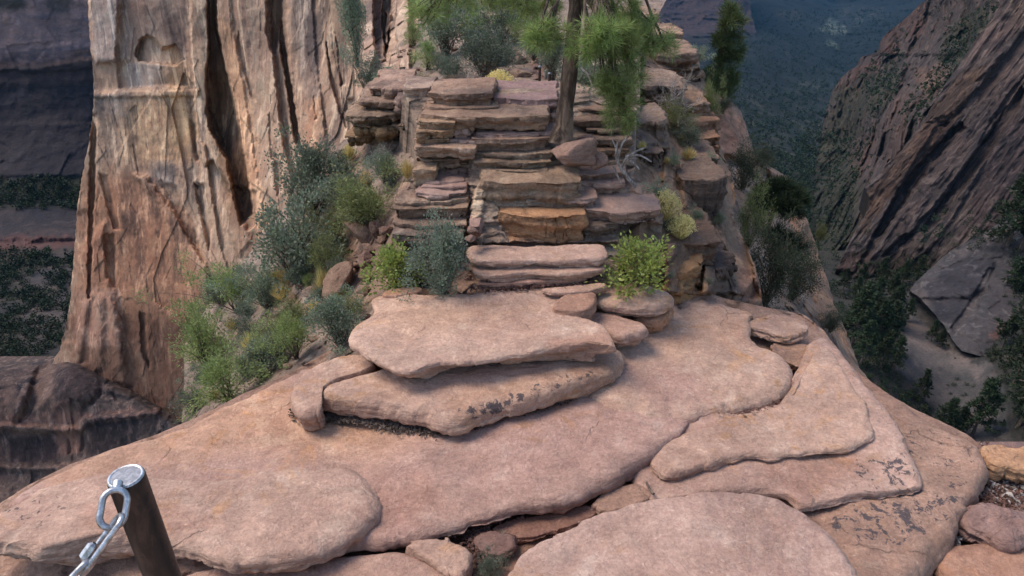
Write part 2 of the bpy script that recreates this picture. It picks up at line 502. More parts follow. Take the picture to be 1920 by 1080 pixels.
    if streak:
        hs = g.noise(SV, streak[0] * 2.3, 7, .7)
        h = g.math('ADD', h, g.math('MULTIPLY', hs, 1.2))
    if peel: h = g.math('ADD', h, g.math('MULTIPLY', PL, peel))
    if crack: h = g.math('SUBTRACT', h, g.math('MULTIPLY', CR, .35))
    b = g.n('ShaderNodeBump', i_Strength=1.0, i_Distance=bump); g.set(b.inputs['Height'], h)
    p = g.n('ShaderNodeBsdfPrincipled', i_Roughness=.9)
    p.inputs['Specular IOR Level'].default_value = .18
    g.set(p.inputs['Base Color'], col); g.set(p.inputs['Normal'], b.outputs[0])
    g.t.links.new(p.outputs[0], g.out.inputs[0])
    return g.m

def leaf_mat(name, c1, c2, trans=.35, rough=.55, gloss=.3):
    g = NT(name)
    at = g.n('ShaderNodeAttribute', attribute_name='tint')
    oi = g.n('ShaderNodeObjectInfo')
    col = g.mix(at.outputs['Alpha'], c1, c2)
    col = g.mix(1., col, at.outputs['Color'], 'MULTIPLY')
    hsv = g.n('ShaderNodeHueSaturation'); g.set(hsv.inputs['Color'], col)
    g.set(hsv.inputs['Value'], g.math('ADD', .82, g.math('MULTIPLY', oi.outputs['Random'], .36)))
    g.set(hsv.inputs['Hue'], g.math('ADD', .485, g.math('MULTIPLY', oi.outputs['Random'], .03)))
    col = hsv.outputs[0]
    p = g.n('ShaderNodeBsdfPrincipled', i_Roughness=rough)
    p.inputs['Specular IOR Level'].default_value = gloss
    g.set(p.inputs['Base Color'], col)
    tr = g.n('ShaderNodeBsdfTranslucent'); g.set(tr.inputs[0], col)
    mx = g.n('ShaderNodeMixShader'); mx.inputs[0].default_value = trans
    g.t.links.new(p.outputs[0], mx.inputs[1]); g.t.links.new(tr.outputs[0], mx.inputs[2])
    g.t.links.new(mx.outputs[0], g.out.inputs[0])
    return g.m

def bark_mat(name, c1, c2, fq=18., zs=.18, bump=.02):
    g = NT(name)
    P = g.n('ShaderNodeTexCoord').outputs['Object']
    v = g.mapv(P, (1, 1, zs))
    nz = g.noise(v, fq, 7, .7, .6)
    col = g.mix(g.ramp(nz, .4, .62), c1, c2)
    col = g.mix(g.ramp(g.noise(P, 3., 5, .6), .5, .75), col, tuple(x * 1.35 for x in c2))
    b = g.n('ShaderNodeBump', i_Strength=1., i_Distance=bump); g.set(b.inputs['Height'], nz)
    p = g.n('ShaderNodeBsdfPrincipled', i_Roughness=.9); p.inputs['Specular IOR Level'].default_value = .15
    g.set(p.inputs['Base Color'], col); g.set(p.inputs['Normal'], b.outputs[0])
    g.t.links.new(p.outputs[0], g.out.inputs[0])
    return g.m

def metal_mat(name, c1, c2, metallic, rough, fq=20.):
    g = NT(name)
    P = g.n('ShaderNodeTexCoord').outputs['Object']
    f = g.ramp(g.noise(g.mapv(P, (1, 1, .45)), fq, 6, .7, .8), .42, .62)
    col = g.mix(f, c1, c2)
    p = g.n('ShaderNodeBsdfPrincipled', i_Metallic=metallic)
    g.set(p.inputs['Base Color'], col)
    r2 = g.math('ADD', rough, g.math('MULTIPLY', g.noise(P, fq * 2, 5, .7), .2)); g.set(p.inputs['Roughness'], r2)
    b = g.n('ShaderNodeBump', i_Strength=.6, i_Distance=.0012); g.set(b.inputs['Height'], g.noise(P, fq * 5, 6, .7)); g.set(p.inputs['Normal'], b.outputs[0])
    g.t.links.new(p.outputs[0], g.out.inputs[0])
    return g.m

M = {}
M['slab'] = rock_mat('pink sandstone', (.43, .272, .20), (.325, .197, .147), (.475, .325, .24), s=1., lichen=.16, bump=.026, pale=((.51, .37, .28), .5), speck=.2, crack=.3, contrast=(.36, .62), ochre=((.40, .22, .12), .9), strata=(15., (.25, .145, .105), .4), peel=2.2)
M['slab_low'] = rock_mat('red sandstone with lichen', (.31, .185, .132), (.225, .13, .095), (.37, .24, .175), s=1., lichen=.6, bump=.034, pale=((.42, .29, .21), .4), speck=.24, crack=.3, ochre=((.34, .195, .11), .5), peel=2.6)
M['beds'] = rock_mat('layered sandstone', (.31, .215, .158), (.215, .147, .11), (.38, .275, .20), s=1.1, strata=(9., (.085, .062, .052), .75), lichen=.5, bump=.055, pale=((.42, .34, .26), .5), speck=.26)
M['beds_pink'] = rock_mat('pink layered sandstone', (.34, .235, .19), (.26, .175, .142), (.40, .29, .235), s=1.1, strata=(7., (.16, .105, .085), .6), lichen=.2, bump=.045, speck=.2)
M['flank'] = rock_mat('weathered flank sandstone', (.235, .155, .11), (.14, .10, .078), (.30, .205, .15), s=.7, strata=(8., (.07, .052, .045), .75), lichen=.9, bump=.06, pale=((.33, .25, .19), .5), speck=.28)
M['cliff'] = rock_mat('canyon wall sandstone', (.43, .275, .185), (.32, .185, .125), (.49, .345, .24), s=.12, streak=(2.6, (.115, .082, .07), .85, .07), lichen=0., bump=.16, pale=((.47, .36, .25), .4), speck=.18)
M['cliff_low'] = rock_mat('varnished canyon wall', (.125, .078, .062), (.062, .046, .044), (.16, .108, .088), s=.12, streak=(3.4, (.022, .022, .027), .85, .1), lichen=0., bump=.4, speck=.18)
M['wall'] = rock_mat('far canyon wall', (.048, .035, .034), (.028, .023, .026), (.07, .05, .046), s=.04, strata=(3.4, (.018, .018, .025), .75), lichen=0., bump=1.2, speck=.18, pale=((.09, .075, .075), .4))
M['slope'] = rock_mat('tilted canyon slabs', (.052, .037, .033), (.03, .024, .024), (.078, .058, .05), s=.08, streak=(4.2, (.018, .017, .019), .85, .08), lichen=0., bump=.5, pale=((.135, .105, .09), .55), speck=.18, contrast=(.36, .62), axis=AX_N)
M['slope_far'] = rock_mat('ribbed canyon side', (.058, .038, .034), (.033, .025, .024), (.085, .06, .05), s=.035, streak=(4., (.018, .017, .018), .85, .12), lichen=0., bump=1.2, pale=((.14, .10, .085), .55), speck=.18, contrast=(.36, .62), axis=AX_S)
M['scree'] = rock_mat('scree and soil', (.24, .17, .13), (.16, .112, .088), (.31, .235, .18), s=1.4, lichen=.3, bump=.05, pale=((.36, .29, .235), .5), speck=.35)
M['redsoil'] = rock_mat('red grit', (.22, .135, .115), (.17, .10, .085), (.30, .20, .165), s=2.4, lichen=.1, bump=.04, speck=.4)
M['wash'] = rock_mat('pale slickrock', (.055, .048, .049), (.034, .031, .033), (.08, .07, .068), s=.15, strata=(3.4, (.03, .028, .031), .6), lichen=.15, bump=.4, speck=.18, pale=((.15, .135, .13), .5))
M['soil'] = rock_mat('wooded canyon ground', (.034, .030, .026), (.022, .022, .020), (.055, .044, .037), s=.05, lichen=0., bump=.6, speck=.3)
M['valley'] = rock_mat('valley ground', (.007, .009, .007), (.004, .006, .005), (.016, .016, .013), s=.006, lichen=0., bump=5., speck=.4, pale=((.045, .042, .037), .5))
M['bark'] = bark_mat('pine bark', (.055, .038, .03), (.20, .14, .10), 14., .2, .04)
M['twig'] = bark_mat('grey dead wood', (.16, .13, .115), (.36, .32, .29), 22., .3, .006)
M['stem'] = bark_mat('shrub stems', (.07, .05, .04), (.16, .12, .095), 22., .3, .006)
# ------------------------------------------------------------------ the foreground ledge
def rock_obj(name, data, mat, label=None, cat=None, kind=None, parent=None, group=None):
    V, Fc, T = data[:3]
    me = mesh_np(name, V, Fc, mat, T)
    o = put(name, me, parent)
    if parent is None:
        o.location = recenter(me)
        tag(o, label, cat, group, kind)
    return o

# base of the ridge crest
rows = [(540, 690, 1300), (560, 685, 1360), (575, 672, 1430), (590, 668, 1508), (620, 658, 1545), (640, 648, 1560), (690, 560, 1598), (720, 500, 1640),
        (740, 452, 1668), (770, 395, 1720), (790, 352, 1765), (815, 292, 1815), (835, 235, 1838), (870, 132, 1846), (910, 52, 1840), (950, -10, 1815), (985, -60, 1800),
        (1090, -160, 1790), (1150, -200, 1780)]
ctrl = [(700, 550, .42), (1000, 545, .45), (1280, 550, .33), (1450, 600, .05), (1560, 660, -.1), (1640, 730, -.12), (1740, 800, -.15), (1830, 850, -.2),
        (660, 640, .22), (560, 690, .1), (450, 740, .08), (350, 790, .06), (200, 850, .03), (50, 920, 0.), (0, 1000, -.12), (300, 1060, 0.), (600, 1075, 0.),
        (950, 1000, -.1), (1150, 925, -.1), (700, 1020, -.1), (1250, 850, -.08), (900, 800, -.02), (1400, 850, -.10), (1600, 950, -.16), (1700, 1050, -.22), (1300, 700, .1), (1000, 1100, -.05), (1780, 960, -.2)]
V, Fc, T, SURF_G = relief(rows, ctrl, 330, 260, zctrl=True,
    disp=lambda X, Y, P: .05 * fbm(P * 1.6, 5) + .03 * facet(P * np.array([2.2, 2.2, 5.])) + .012 * fbm(P * 9, 3),
    skirt={'l': (-.9, .8, -6), 'r': (1.0, .7, -6.), 'b': (0, -.3, -3)}, nsk=14,
    paint=[([(860, 960), (1240, 900), (1240, 960), (1000, 1090), (840, 1090)], (.62, .55, .52), .8, 20)])
base_o = rock_obj('bedrock', (V, Fc, T), M['slab_low'], 'reddish sandstone crest of the ridge under the stacked slabs', 'bedrock', kind='structure')

def S(name, label, pts, zt, th, mat='slab', cat='rock slab', **kw):
    return rock_obj(name, slab(pts, zt, th, **kw), M[mat], label, cat)

# lowest bed on the right, speckled with black lichen
S('rock_ledge', 'lichen-speckled lowest sandstone ledge at the right rim, beside red gravel',
  [(1560, 640), (1600, 690), (1645, 730), (1675, 742), (1732, 772), (1800, 805), (1838, 832), (1850, 872), (1846, 892), (1812, 945), (1806, 985), (1780, 1018), (1735, 1060), (1700, 1090), (1640, 1120), (1480, 1120), (1440, 950), (1500, 760)],
  -.03, .3, 'slab_low', rh=.14, rv=.4, center=(1630, 930), y0=3.5, r=.08, under=.1, amp=.035, rough=.03, n=420, seed=1,
  stain=[([(1530, 960), (1800, 870), (1830, 930), (1700, 1030), (1560, 1010)], .6, 30), ([(1640, 740), (1840, 830), (1850, 900), (1700, 900)], .35, 30)])
# wide bed in the middle right
S('rock_ledge', 'broad pale ledge right of centre with an overhanging black-spotted lip',
  [(1250, 700), (1330, 780), (1425, 757), (1480, 740), (1495, 690), (1520, 640), (1548, 622), (1570, 650), (1600, 692), (1640, 735), (1675, 775), (1692, 812), (1720, 850), (1744, 893), (1738, 912), (1690, 922), (1620, 924), (1562, 936), (1512, 950), (1482, 930), (1420, 918), (1340, 922), (1240, 940), (1190, 925), (1180, 860)],
  .09, .18, base=(0.95, 0.95, 0.99), rh=.13, rv=.4, center=(1440, 845), y0=3.6, ty=.02, r=.06, under=.2, amp=.03, n=460, seed=2,
  stain=[([(1600, 850), (1700, 840), (1745, 895), (1690, 925), (1560, 925)], .75, 22), ([(1620, 740), (1690, 800), (1700, 840), (1640, 800)], .45, 18)],
  paint=[([(1440, 860), (1600, 845), (1640, 880), (1500, 940), (1430, 900)], (.72, .62, .60), .7, 26)])
S('rock_slab', 'thin upper skin of rock lying on the broad pale ledge right of centre',
  [(1215, 872), (1232, 838), (1285, 812), (1330, 796), (1420, 772), (1485, 752), (1505, 700), (1540, 650), (1562, 660), (1592, 705), (1618, 745), (1640, 790), (1632, 822), (1590, 842), (1520, 846), (1450, 858), (1400, 850), (1340, 862), (1290, 882), (1245, 890)],
  .142, .065, center=(1430, 800), y0=3.75, ty=.02, r=.03, rh=.09, rv=.5, under=.05, amp=.02, n=420, seed=26, layers=.6)
# upper right bed
S('rock_ledge', 'smooth rounded ledge stepping down to the right behind the stacked slabs',
  [(1180, 600), (1258, 552), (1300, 549), (1345, 558), (1425, 577), (1405, 598), (1412, 640), (1452, 655), (1488, 682), (1490, 708), (1472, 734), (1422, 754), (1352, 772), (1305, 780), (1220, 785), (1120, 760), (1090, 690), (1110, 640)],
  .20, .16, base=(1.02, 1.03, 1.02), rh=.16, rv=.45, center=(1280, 672), y0=4.6, ty=.08, tx=-.045, x0=1.3, r=.06, under=.16, amp=.025, n=400, seed=3,
  stain=[([(1420, 640), (1490, 680), (1490, 720), (1440, 720)], .3, 15)],
  paint=[([(1200, 600), (1400, 590), (1420, 640), (1250, 660)], (1.1, 1.02, .92), .8, 25), ([(1150, 680), (1300, 690), (1330, 750), (1240, 770)], (.86, .82, .88), .8, 25)])
# the broad bed carrying the stack
S('rock_ledge', 'largest smooth sandstone ledge, carrying the stacked slabs in the middle',
  [(690, 1018), (760, 1004), (870, 985), (950, 954), (1000, 941), (1060, 937), (1112, 914), (1180, 870), (1250, 838), (1296, 802), (1313, 768), (1306, 742), (1270, 715), (1200, 690), (1000, 670), (760, 650), (650, 645), (562, 690), (450, 741), (352, 791), (292, 816), (205, 845), (130, 871), (52, 911), (10, 945), (60, 985), (250, 1005), (480, 1025)],
  .17, .19, base=(0.9, 0.88, 0.93), rh=.15, rv=.42, center=(780, 850), y0=3.6, r=.06, under=.2, amp=.03, rough=.022, n=560, seed=4,
  stain=[([(1225, 780), (1300, 770), (1290, 815), (1200, 860)], .35, 15), ([(60, 900), (330, 800), (360, 830), (120, 930)], .35, 20)],
  paint=[([(900, 760), (1200, 720), (1250, 780), (1100, 880), (900, 900)], (.84, .80, .86), .8, 50),
         ([(430, 720), (820, 790), (700, 860), (350, 840)], (1.14, 1.03, .88), .85, 50), ([(690, 900), (800, 880), (860, 960), (700, 1000)], (.92, .80, .78), .7, 30), ([(60, 870), (330, 800), (520, 720), (560, 740), (350, 850), (100, 930)], (1.08, .98, .86), .8, 25)])
# left bed
S('rock_slab', 'long rounded slab at lower left behind the steel post',
  [(-90, 985), (-10, 948), (60, 912), (140, 890), (250, 884), (340, 890), (430, 884), (520, 868), (600, 868), (680, 880), (713, 910), (721, 942), (704, 970), (660, 993), (600, 1026), (550, 1043), (480, 1049), (400, 1043), (330, 1012), (250, 1003), (170, 1004), (110, 1018), (60, 1029), (10, 1014), (-60, 1010)],
  .28, .22, base=(1.03, 1.04, 1.05), rh=.2, rv=.45, center=(380, 955), y0=3.15, ty=-.14, r=.09, under=.16, amp=.035, rough=.03, n=460, seed=5,
  stain=[([(-20, 940), (110, 920), (140, 960), (60, 1020), (-20, 1010)], .6, 18), ([(200, 900), (400, 890), (380, 930), (200, 940)], .25, 15)],
  paint=[([(150, 940), (300, 930), (420, 990), (330, 1010), (150, 1000)], (.82, .74, .72), .7, 20)])
# stack: lower bed
S('rock_slab', 'chunky block left of the crack under the stacked top slab',
  [(541, 738), (546, 714), (572, 692), (622, 668), (662, 655), (702, 668), (700, 690), (640, 706), (603, 722), (598, 745), (604, 771), (577, 775), (553, 770)],
  .40, .22, center=(606, 716), y0=4.8, r=.06, under=.04, amp=.02, n=260, seed=6)
S('rock_slab', 'thick middle slab of the stack with a black-stained front face',
  [(602, 722), (640, 708), (700, 690), (900, 640), (1100, 640), (1168, 648), (1174, 668), (1160, 690), (1120, 704), (1060, 724), (1000, 742), (950, 758), (890, 776), (845, 786), (800, 775), (760, 768), (700, 758), (640, 750), (604, 746)],
  .40, .23, rh=.12, rv=.42, center=(880, 705), y0=4.7, ty=.03, r=.07, under=.14, amp=.02, rough=.025, n=460, seed=7,
  stain=[([(860, 770), (1000, 720), (1090, 690), (1130, 690), (1100, 715), (980, 760), (870, 800)], .85, 14)],
  paint=[([(830, 745), (1170, 660), (1172, 700), (850, 806)], (.90, .84, .76), .7, 14)])
# stack: top bed
S('rock_slab', 'large flat slab on top of the stack, cracked at its right corner',
  [(652, 636), (668, 652), (702, 672), (740, 690), (775, 696), (812, 680), (870, 676), (960, 666), (1050, 648), (1105, 640), (1150, 648), (1160, 645), (1152, 626), (1136, 608), (1110, 596), (1078, 580), (1070, 562), (1090, 545), (1060, 537), (1000, 537), (880, 545), (780, 551), (697, 551), (694, 566), (700, 585), (665, 605)],
  .66, .20, base=(1.05, 1.07, 1.08), center=(880, 615), y0=5.3, ty=.02, r=.055, under=.17, amp=.018, rough=.022, n=520, seed=8, layers=1.1,
  paint=[([(1020, 640), (1160, 620), (1165, 670), (1040, 690)], (.86, .76, .72), .7, 12), ([(690, 560), (900, 550), (980, 600), (760, 640), (680, 600)], (1.02, .98, .92), .8, 30)],
  stain=[([(690, 600), (720, 605), (715, 625), (690, 620)], .5, 8)])
S('rock_slab', 'squared broken block wedged behind the cracked corner of the top slab',
  [(1030, 574), (1052, 556), (1085, 543), (1115, 543), (1124, 560), (1112, 575), (1085, 582), (1060, 580)],
  .70, .2, center=(1080, 562), y0=5.6, r=.03, under=.02, amp=.01, rough=.02, n=160, seed=9, base=(.82, .74, .70))
S('rock_slab', 'thin pointed flake on the right end of the top slab',
  [(1000, 541), (1060, 537), (1120, 529), (1142, 532), (1125, 540), (1090, 547), (1040, 550)],
  .72, .05, center=(1080, 540), y0=5.6, r=.02, under=.02, amp=.008, rough=.012, n=160, seed=10)
# right pile
S('rock_slab', 'low smooth slab tucked under the flat rock right of the stack',
  [(1078, 590), (1110, 580), (1150, 576), (1180, 592), (1212, 608), (1214, 618), (1190, 628), (1160, 632), (1140, 622), (1100, 600)],
  .50, .16, center=(1150, 604), y0=5.2, r=.06, under=.05, amp=.012, n=220, seed=11, base=(.95, .92, .94))
S('rock_slab', 'small tilted wedge beneath the flat rock right of the stack',
  [(1176, 578), (1205, 568), (1256, 566), (1262, 585), (1250, 598), (1215, 604), (1198, 596)],
  .44, .16, center=(1222, 584), y0=5.3, r=.03, under=.03, amp=.015, rough=.03, n=180, seed=12, base=(.85, .72, .6))
S('boulder', 'plump flat-topped rock perched on the small wedge right of the stack',
  [(1108, 548), (1120, 537), (1160, 532), (1210, 533), (1250, 541), (1270, 553), (1262, 566), (1235, 574), (1190, 574), (1140, 570), (1113, 560)],
  .62, .16, center=(1190, 553), y0=5.5, r=.07, under=.08, amp=.02, rough=.02, n=260, seed=13, cat='boulder')
S('rock_slab', 'thin peeling flake on the far right shoulder of the ledges',
  [(1390, 606), (1420, 590), (1470, 588), (1510, 600), (1522, 616), (1500, 628), (1470, 634), (1440, 622), (1405, 612)],
  .2, .1, center=(1460, 610), y0=5., r=.03, under=.04, amp=.02, rough=.03, n=220, seed=14, layers=1.2)
S('rock_slab', 'knobbly low flake at the right edge below the peeling flake',
  [(1440, 640), (1480, 632), (1530, 640), (1560, 660), (1545, 676), (1510, 690), (1480, 680), (1452, 660)],
  .13, .12, 'slab_low', center=(1505, 660), y0=4.8, r=.04, under=.05, amp=.03, rough=.04, n=220, seed=15)
# near slabs at the bottom of the frame
S('rock_slab', 'big smooth pinkish slab nearest the viewer at bottom centre',
  [(930, 1110), (950, 1065), (975, 1025), (1012, 1000), (1060, 985), (1100, 956), (1165, 938), (1260, 924), (1370, 914), (1440, 924), (1490, 945), (1530, 972), (1570, 1008), (1600, 1055), (1625, 1110), (1640, 1160), (1300, 1240), (950, 1200)],
  .36, .5, base=(0.95, 0.97, 1.03), center=(1290, 1060), y0=2.9, r=.06, under=.05, amp=.025, n=460, seed=16)
S('rock_slab', 'flat pale slab cut off by the bottom edge behind the post',
  [(320, 1075), (450, 1050), (560, 1036), (700, 1032), (760, 1033), (800, 1050), (830, 1075), (850, 1120), (600, 1180), (300, 1140)],
  .1, .2, center=(600, 1085), y0=2.8, r=.05, under=.05, amp=.02, n=300, seed=17, base=(.95, .92, .94))
S('boulder', 'rounded wedge-shaped stone beside the gap at the bottom edge',
  [(752, 1022), (770, 1010), (830, 1003), (872, 1014), (898, 1036), (890, 1058), (862, 1090), (838, 1075), (800, 1046)],
  .14, .2, center=(835, 1040), y0=2.9, r=.05, under=.04, amp=.012, n=220, seed=18, cat='boulder')
S('boulder', 'broken red stone at the bottom of the dark gap',
  [(880, 1008), (915, 992), (962, 998), (968, 1022), (940, 1042), (900, 1040)],
  .03, .12, 'beds_pink', center=(925, 1018), y0=3.1, r=.02, under=.02, amp=.012, rough=.03, n=160, seed=19, cat='boulder', base=(.6, .5, .5))
S('rock_slab', 'narrow dark-cracked strip of rock between the two big lower slabs',
  [(1110, 935), (1150, 915), (1212, 903), (1228, 918), (1222, 935), (1150, 962), (1115, 955)],
  .06, .12, 'slab_low', center=(1170, 932), y0=3.5, r=.03, under=.02, amp=.012, rough=.02, n=200, seed=20)
S('rock_slab', 'dusky shelf of rock in the shade under the largest ledge',
  [(900, 990), (960, 962), (1050, 955), (1110, 940), (1130, 965), (1040, 1000), (960, 1010)],
  .02, .1, 'slab_low', center=(1010, 978), y0=3.3, r=.03, under=.02, amp=.015, rough=.02, n=220, seed=21, base=(.75, .65, .65))

# right-hand gravel pocket and lower ground
rows = [(828, 1820, 2330), (860, 1800, 2350), (900, 1790, 2370), (950, 1770, 2390), (1000, 1730, 2400), (1050, 1680, 2420), (1110, 1640, 2440)]
ctrl = [(1850, 850, -.3), (1950, 860, -.3), (1850, 930, -.24), (1950, 940, -.2), (1750, 1010, -.36), (1850, 1030, -.28), (1950, 1040, -.25), (1700, 1090, -.4), (1900, 1100, -.3), (2080, 950, -.4), (2080, 1050, -.45), (2400, 900, -1.5), (2420, 1080, -1.6), (2300, 840, -1.6)]
V, Fc, T, _ = relief(rows, ctrl, 300, 170, zctrl=True,
    disp=lambda X, Y, P: .03 * fbm(P * 2.5, 5) + .025 * facet(P * np.array([13., 13, 13]), .6) * sstep(1000, 940, Y + .2 * (X - 1850)) + .02 * fbm(P * 8, 3),
    skirt={'r': (1.2, .5, -5), 't': (.3, 1.0, -5), 'b': (0, -.5, -2)}, nsk=10,
    paint=[([(1740, 1000), (1990, 990), (2090, 1110), (1640, 1110)], (1.5, 1.55, 1.45), 1., 30)])
rock_obj('gravel', (V, Fc, T), M['redsoil'], 'red gravel pocket at the right rim', 'gravel', kind='stuff')
S('boulder', 'orange-faced angular boulder at the right edge of the frame',
  [(1838, 836), (1852, 828), (1900, 829), (1960, 842), (1985, 862), (1960, 880), (1900, 880), (1852, 866)],
  -.02, .28, center=(1905, 855), y0=4., r=.04, under=.06, amp=.03, rough=.05, n=220, seed=22, cat='boulder', base=(.97, .86, .66))
S('boulder', 'purplish angular boulder below the gravel at the right edge',
  [(1808, 950), (1850, 944), (1910, 955), (1975, 985), (1990, 1005), (1930, 1010), (1880, 1018), (1840, 1000), (1812, 985)],
  -.08, .24, 'beds_pink', center=(1885, 980), y0=3.3, r=.06, under=.05, amp=.05, rough=.08, n=240, seed=23, cat='boulder', base=(.9, .80, .82))
S('rock_slab', 'low pale slab below the purplish boulder at the bottom right corner',
  [(1770, 1030), (1830, 1010), (1940, 1015), (2010, 1040), (2020, 1110), (1850, 1120), (1760, 1080)],
  -.22, .15, center=(1880, 1060), y0=3., tx=.05, x0=1.8, r=.05, under=.04, amp=.035, rough=.02, n=240, seed=24, base=(.85, .74, .68))

# the higher rock the viewer stands on, which also carries the post
rock_obj('rock_ledge', slab([(-2.2, -1.6), (1.8, -1.6), (1.9, .6), (1.2, 1.05), (.3, 1.0), (-.5, 1.2), (-1.3, 1.28), (-2.1, 1.0)], 1.75, 2.4, world=True, center=(0, -.2), r=.12, under=.3, amp=.03, n=300, seed=25),
         M['slab'], 'higher sandstone ledge holding the steel post, below the frame', 'rock ledge')

# loose stones and twigs in the gaps
def pebble_mesh(seed):
    rg = np.random.default_rng(seed)
    a = np.linspace(0, 2 * np.pi, 8, endpoint=False) + rg.uniform(-.25, .25, 8)
    rr = rg.uniform(.65, 1.1, 8)
    O = np.stack([np.cos(a) * rr, np.sin(a) * rr * rg.uniform(.6, .9)], 1)
    V, Fc, T = slab(O, .35, .7, world=True, center=(0, 0), r=.22, under=.1, amp=.1, freq=1.1, rough=.10, n=36, nside=5, smooth_it=1, seed=seed, edge_j=.05)
    return V, Fc, T
# ------------------------------------------------------------------ the steps and the layered outcrop
def nz3(P, f): return fbm(P * np.asarray(f), 4)
# body behind the beds
rows = [(168, 755, 1190), (200, 770, 1195), (260, 790, 1190), (330, 775, 1190), (370, 755, 1225), (400, 745, 1245), (440, 740, 1240), (470, 745, 1225), (500, 850, 1160), (550, 850, 1160)]
ctrl = [(760, 168, 7.7), (980, 168, 7.8), (1190, 168, 8.3), (980, 230, 7.3), (790, 230, 7.25), (1190, 230, 7.7), (980, 275, 6.98), (790, 280, 6.98), (1180, 290, 7.2),
        (960, 330, 6.75), (790, 340, 6.75), (1170, 340, 7.0), (960, 400, 6.45), (760, 400, 6.5), (1230, 400, 6.6), (960, 455, 6.25), (750, 455, 6.3), (1220, 455, 6.4), (960, 540, 5.75), (860, 540, 5.8), (1150, 540, 5.8)]
offs = [([(905, 340), (1085, 340), (1160, 420), (1160, 456), (950, 456), (880, 456), (866, 430), (895, 350)], .16, 3),
        ([(938, 400), (1090, 405), (1095, 452), (945, 452)], -.05, 4), ([(880, 345), (912, 335), (905, 400), (872, 440)], .05, 4),
        ([(780, 300), (882, 300), (880, 332), (780, 332)], -.16, 4), ([(868, 400), (882, 395), (888, 455), (872, 455)], -.18, 3), ([(776, 255), (846, 255), (846, 264), (776, 264)], -.1, 2),
        ([(1060, 320), (1180, 318), (1240, 420), (1100, 420)], .10, 6)]
def dsp(X, Y, P):
    lay = perlin(np.stack([P[..., 0] * .5, P[..., 1] * .3, P[..., 2] * 16], -1)) + .6 * perlin(np.stack([P[..., 0] * 1.1, P[..., 1] * .5, P[..., 2] * 37 + 5], -1))
    return .045 * lay + .05 * facet(P * np.array([2.5, 2, 7.])) + .03 * fbm(P * np.array([4, 4, 10.]), 4)
pale = (1.28, 1.30, 1.25)
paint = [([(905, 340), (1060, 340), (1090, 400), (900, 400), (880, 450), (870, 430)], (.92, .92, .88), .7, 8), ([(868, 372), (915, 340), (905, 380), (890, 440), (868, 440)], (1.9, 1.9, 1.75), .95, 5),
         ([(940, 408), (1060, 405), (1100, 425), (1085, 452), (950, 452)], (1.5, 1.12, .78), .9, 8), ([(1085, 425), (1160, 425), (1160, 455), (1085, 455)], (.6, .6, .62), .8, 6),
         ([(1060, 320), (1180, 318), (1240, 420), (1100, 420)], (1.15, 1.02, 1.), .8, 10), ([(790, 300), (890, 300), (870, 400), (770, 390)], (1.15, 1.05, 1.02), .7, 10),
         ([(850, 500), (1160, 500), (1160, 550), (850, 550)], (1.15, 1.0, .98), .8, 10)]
outcrop = thing('rock_outcrop', 'stepped sandstone outcrop of stacked beds below the pine tree', 'rock outcrop', tuple(float(v) for v in at_y(980, 455, 6.3)))
oc = np.array(outcrop.location)
V, Fc, T, SURF_O = relief(rows, ctrl, 300, 300, offs=offs, paint=paint, disp=dsp, skirt={'l': (-.5, 1.4, -2), 'r': (.5, 1.4, -3), 't': (0, 2., -.3), 'b': (0, -.3, -1)}, seed=3)
put('rock_face', mesh_np('rock_face', V - oc, Fc, M['beds'], T), outcrop)
def Y_at(px, py): return float(SURF_O(px, py)[1])
